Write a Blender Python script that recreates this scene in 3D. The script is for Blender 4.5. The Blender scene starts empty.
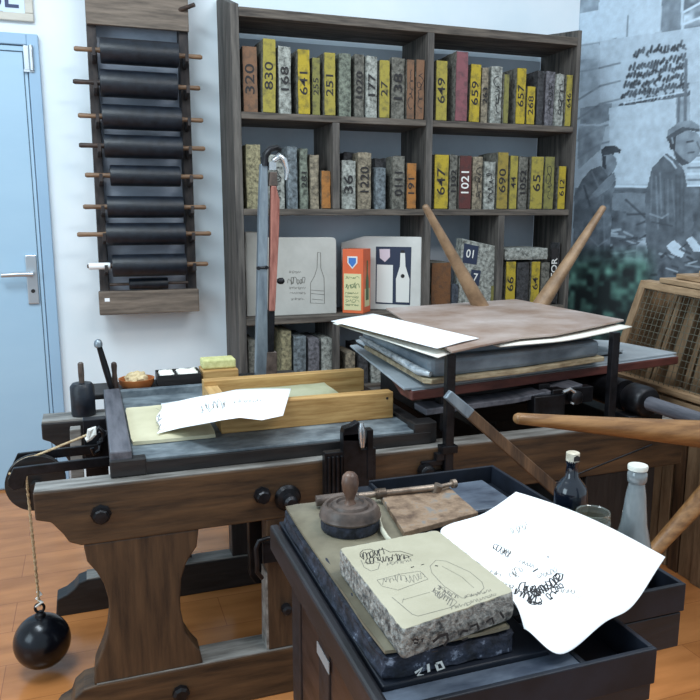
import bpy, bmesh, math, random
import numpy as np
from mathutils import Vector, Matrix, noise

random.seed(7)
C = bpy.context.scene.collection
# ------------------------------------------------------------------ camera model (700 x 700 frame)
F = 741.0
PITCH = math.atan(135 / F)
YAW = math.radians(19.3)
CH = 1.3
fw = Vector((math.sin(YAW) * math.cos(PITCH), math.cos(YAW) * math.cos(PITCH), -math.sin(PITCH)))
rt = Vector((math.cos(YAW), -math.sin(YAW), 0))
up = rt.cross(fw)
CAM = Vector((0, 0, CH))

def ray(x, y):
    return fw * F + rt * (x - 350) + up * (350 - y)

def onY(x, y, Y):
    r = ray(x, y)
    return CAM + r * (Y / r.y)

def onZ(x, y, Z):
    r = ray(x, y)
    return CAM + r * ((Z - CH) / r.z)

def pj(p):
    v = Vector(p) - CAM
    d = v.dot(fw)
    return 350 + F * v.dot(rt) / d, 350 - F * v.dot(up) / d

# ------------------------------------------------------------------ mesh builder
class MB:
    def __init__(s):
        s.v = []
        s.f = []

    def add(s, vs, fs):
        n = len(s.v)
        s.v += [tuple(v) for v in vs]
        s.f += [tuple(i + n for i in f) for f in fs]
        return s

    def box(s, x0, x1, y0, y1, z0, z1):
        vs = [(x, y, z) for z in (z0, z1) for y in (y0, y1) for x in (x0, x1)]
        return s.add(vs, [(0, 2, 3, 1), (4, 5, 7, 6), (0, 1, 5, 4), (2, 6, 7, 3), (0, 4, 6, 2), (1, 3, 7, 5)])

    def prism(s, pts, axis, a, b):
        """polygon of 2-D points extruded along an axis from a to b"""
        def mk(p, t):
            if axis == 'Y':
                return (p[0], t, p[1])
            if axis == 'X':
                return (t, p[0], p[1])
            return (p[0], p[1], t)
        n = len(pts)
        vs = [mk(p, a) for p in pts] + [mk(p, b) for p in pts]
        fs = [tuple(range(n)), tuple(range(2 * n - 1, n - 1, -1))]
        fs += [(i, i + n, (i + 1) % n + n, (i + 1) % n) for i in range(n)]
        return s.add(vs, fs)

    def rings(s, rings, caps=True):
        n = len(rings[0])
        vs = [p for r in rings for p in r]
        fs = []
        for k in range(len(rings) - 1):
            for i in range(n):
                j = (i + 1) % n
                fs.append((k * n + i, k * n + j, (k + 1) * n + j, (k + 1) * n + i))
        if caps:
            fs.append(tuple(range(n - 1, -1, -1)))
            m = (len(rings) - 1) * n
            fs.append(tuple(m + i for i in range(n)))
        return s.add(vs, fs)

    def tube(s, path, rad, seg=14, flat=1.0):
        """tube through a path, radius a number or one per point"""
        path = [Vector(p) for p in path]
        if not hasattr(rad, '__len__'):
            rad = [rad] * len(path)
        rs = []
        ref = None
        for k, p in enumerate(path):
            d = (path[min(k + 1, len(path) - 1)] - path[max(k - 1, 0)]).normalized()
            if ref is None:
                ref = Vector((0, 1, 0)) if abs(d.y) < .8 else Vector((0, 0, 1))
            a = (ref - d * ref.dot(d)).normalized()
            b = d.cross(a)
            ref = a
            rs.append([p + a * math.cos(2 * math.pi * i / seg) * rad[k] + b * math.sin(2 * math.pi * i / seg) * rad[k] * flat for i in range(seg)])
        return s.rings(rs)

    def lathe(s, prof, c, axis='Z', seg=28):
        """prof: list of (r, h)"""
        c = Vector(c)
        rs = []
        for r, h in prof:
            ring = []
            for i in range(seg):
                a = 2 * math.pi * i / seg
                x, y = r * math.cos(a), r * math.sin(a)
                if axis == 'Z':
                    q = Vector((x, y, h))
                elif axis == 'Y':
                    q = Vector((x, h, y))
                else:
                    q = Vector((h, x, y))
                ring.append(c + q)
            rs.append(ring)
        return s.rings(rs)

    def ribbon(s, path, w, nrm=(0, 0, 1)):
        path = [Vector(p) for p in path]
        if len(path) < 2:
            return s
        nrm = Vector(nrm)
        vs = []
        for k, p in enumerate(path):
            d = path[min(k + 1, len(path) - 1)] - path[max(k - 1, 0)]
            if d.length < 1e-9:
                d = Vector((1, 0, 0))
            t = d.cross(nrm).normalized() * w / 2
            vs += [p - t, p + t]
        return s.add(vs, [(2 * i, 2 * i + 1, 2 * i + 3, 2 * i + 2) for i in range(len(path) - 1)])

    def build(s, name, mat, parent=None, bevel=0, smooth=None, label=None, kind=None, jit=0):
        me = bpy.data.meshes.new(name)
        me.from_pydata(s.v, [], s.f)
        return link(name, me, mat, parent, bevel, smooth, label, kind, jit)


def link(name, me, mat, parent=None, bevel=0, smooth=None, label=None, kind=None, jit=0, fix=True):
    if fix:
        bm = bmesh.new()
        bm.from_mesh(me)
        bmesh.ops.recalc_face_normals(bm, faces=bm.faces)
        bm.to_mesh(me)
        bm.free()
    if jit:
        for v in me.vertices:
            n = noise.noise_vector(v.co * 14) + noise.noise_vector(v.co * 60) * .5
            v.co += n * jit
    xs = [v.co.x for v in me.vertices]; ys = [v.co.y for v in me.vertices]; zs = [v.co.z for v in me.vertices]
    c = Vector(((min(xs) + max(xs)) / 2, (min(ys) + max(ys)) / 2, min(zs)))
    me.transform(Matrix.Translation(-c))
    o = bpy.data.objects.new(name, me)
    C.objects.link(o)
    if parent is not None:
        o.parent = parent
        o.location = c - wloc(parent)
    else:
        o.location = c
    me.materials.append(mat)
    if smooth is not None:
        for p in me.polygons:
            p.use_smooth = True
        me.set_sharp_from_angle(angle=math.radians(smooth))
    if bevel:
        m = o.modifiers.new('bevel', 'BEVEL')
        m.width = bevel
        m.segments = 2
        m.limit_method = 'ANGLE'
        m.angle_limit = math.radians(35)
    if label:
        o['label'] = label
    if kind:
        o['kind'] = kind
    return o


def wloc(o):
    l = Vector(o.location)
    while o.parent:
        o = o.parent
        l += Vector(o.location)
    return l


def thing(name, label, cat, loc, group=None):
    o = bpy.data.objects.new(name, None)
    C.objects.link(o)
    o.location = loc
    o.empty_display_size = .05
    o['label'] = label
    o['category'] = cat
    if group:
        o['group'] = group
    return o


def tag(o, label, cat, group=None):
    o['label'] = label
    o['category'] = cat
    if group:
        o['group'] = group
    return o


def struct(o):
    o['kind'] = 'structure'
    return o

# ------------------------------------------------------------------ materials
def s2l(c):
    return tuple(((v / 255) / 12.92 if v / 255 <= .04045 else ((v / 255 + .055) / 1.055) ** 2.4) for v in c) + (1,)


def mat(name, c1, c2=None, scale=(8, 8, 8), rough=.6, metal=0, bump=.15, ramp=(.35, .65), detail=6, c3=None, spec=.5, coat=0, bscale=None, bdist=.004):
    m = bpy.data.materials.new(name)
    m.use_nodes = True
    nt = m.node_tree
    b = nt.nodes['Principled BSDF']
    b.inputs['Roughness'].default_value = rough
    b.inputs['Metallic'].default_value = metal
    b.inputs['Specular IOR Level'].default_value = spec
    b.inputs['Coat Weight'].default_value = coat
    b.inputs['Coat Roughness'].default_value = .15
    if c2 is None:
        b.inputs['Base Color'].default_value = s2l(c1)
        if not bump:
            return m
    tc = nt.nodes.new('ShaderNodeTexCoord')
    oi = nt.nodes.new('ShaderNodeObjectInfo')
    ad = nt.nodes.new('ShaderNodeVectorMath')
    ad.operation = 'MULTIPLY_ADD'
    ad.inputs[1].default_value = (1, 1, 1)
    cm = nt.nodes.new('ShaderNodeCombineXYZ')
    mu = nt.nodes.new('ShaderNodeMath')
    mu.operation = 'MULTIPLY'
    mu.inputs[1].default_value = 37.0
    nt.links.new(oi.outputs['Random'], mu.inputs[0])
    for i in range(3):
        nt.links.new(mu.outputs[0], cm.inputs[i])
    nt.links.new(tc.outputs['Object'], ad.inputs[0])
    nt.links.new(cm.outputs[0], ad.inputs[2])
    mp = nt.nodes.new('ShaderNodeMapping')
    mp.inputs['Scale'].default_value = scale
    nt.links.new(ad.outputs[0], mp.inputs[0])
    nz = nt.nodes.new('ShaderNodeTexNoise')
    nz.inputs['Scale'].default_value = 1
    nz.inputs['Detail'].default_value = detail
    nz.inputs['Roughness'].default_value = .62
    nt.links.new(mp.outputs[0], nz.inputs['Vector'])
    if c2 is not None:
        cr = nt.nodes.new('ShaderNodeValToRGB')
        cr.color_ramp.elements[0].position = ramp[0]
        cr.color_ramp.elements[0].color = s2l(c1)
        cr.color_ramp.elements[1].position = ramp[1]
        cr.color_ramp.elements[1].color = s2l(c2)
        if c3 is not None:
            e = cr.color_ramp.elements.new(min(.98, ramp[1] + .1))
            e.color = s2l(c3)
        nt.links.new(nz.outputs[0], cr.inputs[0])
        nt.links.new(cr.outputs[0], b.inputs['Base Color'])
    if bump:
        src = nz
        if bscale:
            src = nt.nodes.new('ShaderNodeTexNoise')
            src.inputs['Scale'].default_value = bscale
            src.inputs['Detail'].default_value = 8
            nt.links.new(ad.outputs[0], src.inputs['Vector'])
        bp = nt.nodes.new('ShaderNodeBump')
        bp.inputs['Strength'].default_value = bump
        bp.inputs['Distance'].default_value = bdist
        nt.links.new(src.outputs[0], bp.inputs['Height'])
        nt.links.new(bp.outputs[0], b.inputs['Normal'])
    return m

M = {}
M['wall'] = mat('white wall paint', (222, 234, 242), (232, 240, 246), (2, 2, 2), .75, bump=.05, bscale=120)
M['door'] = mat('pale blue door paint', (158, 190, 214), (166, 197, 219), (1, 1, 3), .45, bump=.03)
M['doorframe'] = mat('blue grey frame paint', (146, 178, 206), (154, 186, 212), (1, 1, 3), .4, bump=.03)
M['alu'] = mat('brushed aluminium', (190, 196, 202), None, rough=.35, metal=.9, bump=0)
M['gap'] = mat('dark rubber seal', (60, 78, 96), None, rough=.8, bump=0)
M['floor'] = None
M['greyrail'] = mat('grey worn rail', (66, 68, 76), (102, 102, 110), (50, 6, 50), .5, bump=.2)
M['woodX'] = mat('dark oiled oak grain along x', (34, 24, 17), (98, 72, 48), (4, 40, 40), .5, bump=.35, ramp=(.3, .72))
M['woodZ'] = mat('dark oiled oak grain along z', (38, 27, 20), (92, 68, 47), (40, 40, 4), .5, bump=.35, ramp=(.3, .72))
M['woodTop'] = mat('worn and lit oak edge', (84, 80, 76), (150, 148, 144), (5, 40, 40), .5, bump=.3)
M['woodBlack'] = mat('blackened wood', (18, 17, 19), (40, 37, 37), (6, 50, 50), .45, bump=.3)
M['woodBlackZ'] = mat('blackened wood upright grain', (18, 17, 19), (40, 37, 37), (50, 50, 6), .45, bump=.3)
M['shelfX'] = mat('weathered grey shelf board', (40, 35, 33), (118, 108, 98), (5, 45, 60), .75, bump=.4, ramp=(.3, .75))
M['shelfZ'] = mat('weathered grey upright board', (38, 36, 36), (112, 106, 100), (45, 45, 4), .75, bump=.4, ramp=(.3, .75))
M['backpanel'] = mat('grey painted back board', (186, 196, 208), (200, 209, 220), (3, 3, 3), .8, bump=.05)
M['rackwood'] = mat('grey brown rack board', (84, 74, 66), (128, 114, 102), (5, 50, 50), .7, bump=.3)
M['rackdark'] = mat('ink stained rack side', (26, 25, 30), (66, 58, 56), (40, 40, 12), .7, bump=.3)
M['rackback'] = mat('grey rack backing', (160, 168, 184), (190, 198, 212), (6, 6, 20), .7, bump=.1)
M['leather'] = mat('black leather roller', (10, 15, 24), (26, 33, 44), (30, 30, 30), .42, bump=.25, bscale=160)
M['handle'] = mat('turned beech handle', (98, 74, 56), (140, 110, 84), (8, 60, 60), .5, bump=.15)
M['handleDk'] = mat('dirty dark grip', (40, 32, 30), (78, 58, 48), (20, 60, 60), .55, bump=.15)
M['white'] = mat('white plastic sleeve', (240, 242, 244), None, rough=.4, bump=0)
M['iron'] = mat('black iron', (14, 14, 17), (36, 36, 41), (25, 25, 25), .38, metal=.5, bump=.2)
M['ironGloss'] = mat('glossy black iron ball', (12, 13, 18), (24, 26, 34), (12, 12, 12), .22, metal=.3, bump=.12, bscale=40)
M['steel'] = mat('bluish steel', (108, 118, 128), (146, 156, 164), (30, 30, 8), .38, metal=.6, bump=.1)
M['steelLt'] = mat('bright worn steel', (180, 184, 188), (214, 216, 218), (20, 20, 20), .25, metal=.8, bump=.1)
M['redwood'] = mat('reddish worn wood', (118, 66, 56), (176, 118, 104), (50, 50, 7), .5, bump=.2)
M['slate'] = mat('grey zinc bed plate', (70, 80, 88), (122, 132, 138), (14, 22, 14), .55, bump=.2, c3=(150, 158, 160))
M['pine'] = mat('yellow pine', (158, 118, 66), (204, 166, 108), (5, 60, 60), .5, bump=.2)
M['pineY'] = mat('yellow pine across', (168, 128, 76), (208, 172, 116), (60, 5, 60), .5, bump=.2)
M['crate'] = mat('raw pine crate wood', (118, 94, 70), (164, 136, 106), (30, 30, 6), .65, bump=.3)
M['crateY'] = mat('raw pine crate rail', (128, 102, 76), (174, 146, 114), (40, 6, 40), .65, bump=.3)
M['crateDk'] = mat('brown stained board', (58, 42, 30), (108, 80, 56), (40, 40, 5), .6, bump=.3)
M['spoke'] = mat('waxed ash spoke', (118, 92, 68), (158, 128, 98), (14, 14, 14), .42, bump=.15)
M['spokeN'] = mat('golden ash spoke', (116, 80, 46), (160, 118, 74), (8, 60, 60), .38, bump=.15)
M['cream'] = mat('cream limestone face', (164, 158, 136), (182, 176, 155), (6, 6, 6), .6, bump=.08)
M['creamB'] = mat('pale green limestone face', (150, 152, 122), (176, 176, 148), (6, 6, 6), .6, bump=.08)
M['creamYellow'] = mat('ivory stone face', (190, 183, 152), (206, 199, 170), (6, 6, 6), .6, bump=.08)
M['olive'] = mat('olive grey slab top', (98, 92, 78), (132, 125, 106), (7, 7, 7), .5, bump=.1)
M['stoneSide'] = mat('rough chipped limestone side', (62, 62, 62), (176, 174, 168), (95, 95, 95), .85, bump=1, bscale=110, bdist=.010)
M['slabSide'] = mat('inked chipped slab side', (16, 20, 30), (48, 54, 70), (50, 50, 50), .7, bump=.9, bscale=60, ramp=(.4, .62), c3=(150, 158, 176), bdist=.006)
M['ink'] = mat('black ink', (34, 32, 34), None, rough=.7, bump=0)
M['inkSoft'] = mat('grey ink', (112, 110, 104), None, rough=.8, bump=0)
M['inkFaint'] = mat('pale grey ink', (186, 190, 194), None, rough=.8, bump=0)
M['paper'] = mat('white paper', (240, 242, 246), (248, 249, 252), (5, 5, 5), .85, bump=.04)
M['paperW'] = mat('off white paper', (226, 224, 214), (240, 238, 230), (5, 5, 5), .85, bump=.04)
M['cabBlack'] = mat('black stained cabinet wood', (13, 14, 19), (30, 32, 40), (8, 40, 40), .5, bump=.25)
M['cabY'] = mat('black brown cabinet wood', (15, 15, 19), (35, 33, 39), (40, 8, 40), .48, bump=.25)
M['cabPanel'] = mat('dark brown cabinet panel', (34, 23, 21), (60, 44, 40), (40, 8, 40), .42, bump=.2)
M['cabBlue'] = mat('blue black painted wood', (13, 16, 23), (30, 36, 48), (9, 9, 9), .5, bump=.2, spec=.35)
M['ledge'] = mat('worn blue grey ledge', (56, 64, 78), (98, 108, 122), (10, 25, 25), .36, bump=.15)
M['mahog'] = mat('dirty turned wood', (50, 41, 37), (104, 89, 81), (20, 20, 20), .42, bump=.2)
M['knob'] = mat('worn brown knob', (78, 56, 46), (124, 96, 80), (30, 30, 20), .4, bump=.15)
M['pad'] = mat('colour stained leather pad', (88, 68, 54), (144, 120, 98), (30, 30, 30), .7, bump=.25, ramp=(.34, .56), c3=(118, 116, 114))
M['topboard'] = mat('stained pinkish brown cover board', (146, 122, 108), (184, 170, 164), (5, 5, 5), .42, bump=.08, c3=(198, 190, 188))
M['greyboard'] = mat('blue grey board', (138, 148, 156), (172, 180, 186), (4, 4, 4), .5, bump=.08)
M['greydk'] = mat('dark slate cover', (84, 96, 108), (128, 140, 150), (5, 9, 9), .42, bump=.15)
M['maroon'] = mat('maroon board edge', (70, 36, 34), (104, 60, 54), (6, 30, 30), .5, bump=.15)
M['kraft'] = mat('tan frayed edge', (120, 104, 80), (178, 164, 136), (18, 40, 60), .7, bump=.4)
M['plastic'] = mat('crumpled clear sleeve', (104, 112, 120), (200, 208, 214), (10, 18, 60), .22, metal=.2, bump=.6)
M['orange'] = mat('orange carton', (214, 92, 48), (226, 108, 60), (6, 6, 6), .45, bump=0)
M['label'] = mat('cream label', (216, 208, 160), None, rough=.6, bump=0)
M['navy'] = mat('navy print', (38, 48, 72), None, rough=.6, bump=0)
M['blueP'] = mat('blue shield print', (60, 116, 190), None, rough=.6, bump=0)
M['greenG'] = mat('green bottle print', (74, 104, 70), None, rough=.6, bump=0)
M['pinkP'] = mat('pale pink print', (214, 196, 206), None, rough=.6, bump=0)
M['whiteP'] = mat('white print', (224, 224, 220), None, rough=.7, bump=0)
M['boxwhite'] = mat('pale grey limestone slab', (200, 200, 196), (218, 218, 214), (5, 5, 5), .7, bump=.06)
M['boxgrey'] = mat('grey limestone slab', (172, 170, 164), (190, 188, 182), (5, 5, 5), .7, bump=.06)
M['terra'] = mat('orange brown bowl', (150, 84, 44), (184, 112, 62), (12, 12, 12), .45, bump=.1)
M['sponge'] = mat('tan sponge', (180, 156, 116), (224, 204, 164), (60, 60, 60), .9, bump=.8)
M['spongeY'] = mat('pale yellow sponge block', (186, 184, 124), (212, 210, 152), (60, 60, 60), .9, bump=.5)
M['rope'] = mat('hemp twine', (150, 122, 88), (206, 184, 148), (80, 80, 200), .8, bump=.5)
M['ropeW'] = mat('white cord', (214, 214, 208), (236, 236, 232), (80, 80, 80), .8, bump=.4)
M['signblue'] = mat('pale blue poster', (196, 214, 236), (208, 224, 242), (6, 6, 6), .4, bump=0)
M['signframe'] = mat('beige frame', (186, 182, 172), (204, 200, 190), (6, 40, 40), .5, bump=.05)
M['signink'] = mat('dark blue letters', (34, 50, 92), None, rough=.5, bump=0)
M['wire'] = mat('galvanised wire', (112, 112, 100), None, rough=.45, metal=.4, bump=0)
M['boneW'] = mat('bone folder', (206, 202, 182), None, rough=.4, bump=0)
M['tin'] = mat('white cap', (206, 206, 196), (224, 224, 216), (20, 20, 20), .4, bump=.05)
M['labelW'] = mat('dusty white label', (150, 150, 152), None, rough=.7, bump=0)
M['cork'] = mat('stained pale stopper', (168, 156, 136), (212, 204, 186), (60, 60, 60), .7, bump=.2, ramp=(.3, .6))
M['brass'] = mat('tarnished metal', (112, 96, 84), (160, 144, 130), (30, 30, 30), .4, metal=.6, bump=.1)


def glass(name, col, rough=.06, dens=0):
    m = bpy.data.materials.new(name)
    m.use_nodes = True
    b = m.node_tree.nodes['Principled BSDF']
    b.inputs['Base Color'].default_value = s2l(col)
    b.inputs['Roughness'].default_value = rough
    b.inputs['Transmission Weight'].default_value = 1 - dens
    b.inputs['IOR'].default_value = 1.45
    return m


M['glassDk'] = mat('dark ink glass', (16, 22, 34), None, rough=.12, bump=0, coat=.6)
M['glassClear'] = glass('clear jar glass', (206, 214, 208), .08, .12)
M['glassGrey'] = mat('cloudy grey glass', (92, 100, 104), (132, 138, 140), (14, 14, 5), .1, bump=.06, coat=.5)
M['oil'] = mat('olive oil residue', (92, 92, 52), None, rough=.25, bump=0)


def floor_mat():
    m = bpy.data.materials.new('orange wood laminate')
    m.use_nodes = True
    nt = m.node_tree
    b = nt.nodes['Principled BSDF']
    b.inputs['Roughness'].default_value = .2
    tc = nt.nodes.new('ShaderNodeTexCoord')
    br = nt.nodes.new('ShaderNodeTexBrick')
    br.inputs['Scale'].default_value = 1
    br.inputs['Brick Width'].default_value = 1.3
    br.inputs['Row Height'].default_value = .19
    br.inputs['Mortar Size'].default_value = .0012
    br.inputs['Color1'].default_value = s2l((190, 124, 72))
    br.inputs['Color2'].default_value = s2l((200, 133, 80))
    br.inputs['Mortar'].default_value = s2l((158, 96, 58))
    nt.links.new(tc.outputs['Object'], br.inputs[0])
    mp = nt.nodes.new('ShaderNodeMapping')
    mp.inputs['Scale'].default_value = (2.2, 9, 1)
    nt.links.new(tc.outputs['Object'], mp.inputs[0])
    nz = nt.nodes.new('ShaderNodeTexNoise')
    nz.inputs['Scale'].default_value = 1.6
    nz.inputs['Detail'].default_value = 8
    nt.links.new(mp.outputs[0], nz.inputs[0])
    cr = nt.nodes.new('ShaderNodeValToRGB')
    cr.color_ramp.elements[0].position = .35
    cr.color_ramp.elements[0].color = (.78, .74, .70, 1)
    cr.color_ramp.elements[1].position = .66
    cr.color_ramp.elements[1].color = (1.1, 1.1, 1.1, 1)
    nt.links.new(nz.outputs[0], cr.inputs[0])
    mx = nt.nodes.new('ShaderNodeMixRGB')
    mx.blend_type = 'MULTIPLY'
    mx.inputs[0].default_value = 1
    nt.links.new(br.outputs[0], mx.inputs[1])
    nt.links.new(cr.outputs[0], mx.inputs[2])
    nt.links.new(mx.outputs[0], b.inputs['Base Color'])
    return m


M['floor'] = floor_mat()

# ------------------------------------------------------------------ drawing helpers
def scrib(p0, p1, h, n, seed=0, lean=.3):
    """a line of looping script between two points (2-D)"""
    r = random.Random(seed)
    p0 = Vector(p0); p1 = Vector(p1)
    d = (p1 - p0) / n
    nn = Vector((-d.y, d.x)).normalized()
    out = []
    for i in range(n):
        a = r.uniform(.35, .62) * h
        l = r.uniform(-.5, .9)
        o = r.uniform(-.18, .18) * h
        for k in range(8):
            t = k / 8
            x = i + t + l * math.sin(2 * math.pi * t)
            y = o + a * -math.cos(2 * math.pi * t) * (1 if k % 2 else r.uniform(.2, 1.2)) + r.uniform(-.16, .16) * h
            q = p0 + d * x - nn * y
            out.append((q.x, q.y))
    return out


def text_mesh(txt, size):
    cu = bpy.data.curves.new('t', 'FONT')
    cu.body = txt
    cu.size = size
    cu.align_x = 'CENTER'
    cu.align_y = 'CENTER'
    cu.resolution_u = 3
    cu.extrude = .0004
    cu.offset = size * .008
    o = bpy.data.objects.new('t', cu)
    C.objects.link(o)
    bpy.context.view_layer.update()
    dg = bpy.context.evaluated_depsgraph_get()
    me = bpy.data.meshes.new_from_object(o.evaluated_get(dg))
    bpy.data.objects.remove(o)
    me.materials.clear()
    return me


def text_on(name, txt, size, centre, rot, material, parent, sx=1.0):
    """rot: Euler of the text plane; text reads along local x; sx stretches width"""
    from mathutils import Euler
    me = text_mesh(txt, size)
    me.transform(Matrix.Diagonal((sx, 1, 1, 1)))
    me.transform(Euler(rot).to_matrix().to_4x4())
    me.transform(Matrix.Translation(centre))
    return link(name, me, material, parent, fix=False)

# ================================================================== ROOM
WY = 3.75
struct(MB().box(-4, 6, -2.5, WY + .1, -.05, 0).build('floor', M['floor']))
struct(MB().box(-3, 2.72, WY, WY + .1, 0, 2.95).build('wall_back', M['wall']))
P0 = Vector((2.69, 3.75, 0)); DM = Vector((.485, -.875, 0)).normalized(); NM = Vector((-DM.y, DM.x, 0)) * -1   # NM faces the room
if NM.dot(CAM - P0) < 0:
    NM = -NM
def mur(s, z, off=0):
    q = P0 + DM * s + NM * off
    return Vector((q.x, q.y, z))
w = MB()
vs = [mur(0, 0), mur(3.4, 0), mur(3.4, 0, -.1), mur(0, 0, -.1)]
w.prism([(v.x, v.y) for v in vs], 'Z', 0, 2.95)
struct(w.build('wall_right', M['wall']))

# door at the left
dr = bpy.data.objects.new('door_1', None); C.objects.link(dr); dr.location = (-.6, WY, 0); dr['kind'] = 'structure'
XR = -.155
fr = MB()
fr.box(XR - .048, XR, WY - .03, WY, 0, 2.083)
fr.box(-1.15, -1.10, WY - .03, WY, 0, 2.083)
fr.box(-1.10, XR - .048, WY - .03, WY, 2.035, 2.083)
fr.build('door_frame', M['doorframe'], dr, bevel=.004)
MB().box(-1.10, XR - .052, WY - .02, WY, .01, 2.031).build('door_leaf', M['door'], dr, bevel=.003)
g = MB()
g.box(-1.09, XR - .068, WY - .0225, WY - .019, 2.006, 2.010)
g.box(XR - .069, XR - .066, WY - .0225, WY - .019, .02, 2.010)
g.build('door_groove', M['gap'], dr)
hp = MB()
c0 = onY(32.5, 280, WY - .02)
hp.box(c0.x - .024, c0.x + .024, WY - .032, WY - .02, c0.z - .11, c0.z + .115)
hpo = hp.build('handle_plate', M['alu'], dr, bevel=.003)
MB().lathe([(.009, -.036), (.009, -.032)], (c0.x, WY, c0.z - .05), 'Y', 16).build('keyhole', M['ink'], hpo)
hh = MB()
hh.tube([(c0.x, WY - .03, c0.z + .03), (c0.x, WY - .075, c0.z + .03)], .011)
hh.tube([(c0.x + .008, WY - .075, c0.z + .03), (c0.x - .06, WY - .077, c0.z + .031), (c0.x - .125, WY - .074, c0.z + .028)], [.012, .011, .010])
hh.build('door_handle', M['alu'], dr, smooth=40)
hg = MB()
h0 = onY(30, 58, WY - .02)
hg.box(h0.x - .024, h0.x - .004, WY - .03, WY - .02, h0.z - .05, h0.z + .05)
hg.tube([(h0.x + .006, WY - .038, h0.z - .055), (h0.x + .006, WY - .038, h0.z + .05)], .010)
hg.box(h0.x - .028, h0.x + .014, WY - .036, WY - .026, h0.z - .062, h0.z - .052)
hg.build('hinge', M['alu'], dr, smooth=40)

# framed poster over the door (only its lower right corner is in the picture)
pz = onY(34, 22, WY - .02)
sg = thing('framed_poster', 'beige framed pale blue poster with dark blue capitals hanging above the door', 'poster', (pz.x - .35, WY, pz.z))
f = MB()
f.box(pz.x - .7, pz.x, WY - .022, WY, pz.z, pz.z + .034)
f.box(pz.x - .034, pz.x, WY - .022, WY, pz.z + .034, pz.z + .34)
f.box(pz.x - .7, pz.x, WY - .022, WY, pz.z + .34, pz.z + .374)
f.box(pz.x - .734, pz.x - .7, WY - .022, WY, pz.z, pz.z + .374)
f.build('frame', M['signframe'], sg, bevel=.004)
MB().box(pz.x - .7, pz.x - .034, WY - .014, WY - .002, pz.z + .034, pz.z + .34).build('poster_sheet', M['signblue'], sg)
q = onY(4, -2, WY - .015)
text_on('lettering', 'SE', .135, (q.x - .005, WY - .0155, q.z + .005), (math.pi / 2, 0, 0), M['signink'], sg, 1.0)
q = onY(3, 12, WY - .015)
MB().box(q.x - .5, q.x, WY - .0158, WY - .0145, q.z - .004, q.z + .004).build('rule_line', M['inkSoft'], sg)

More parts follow.
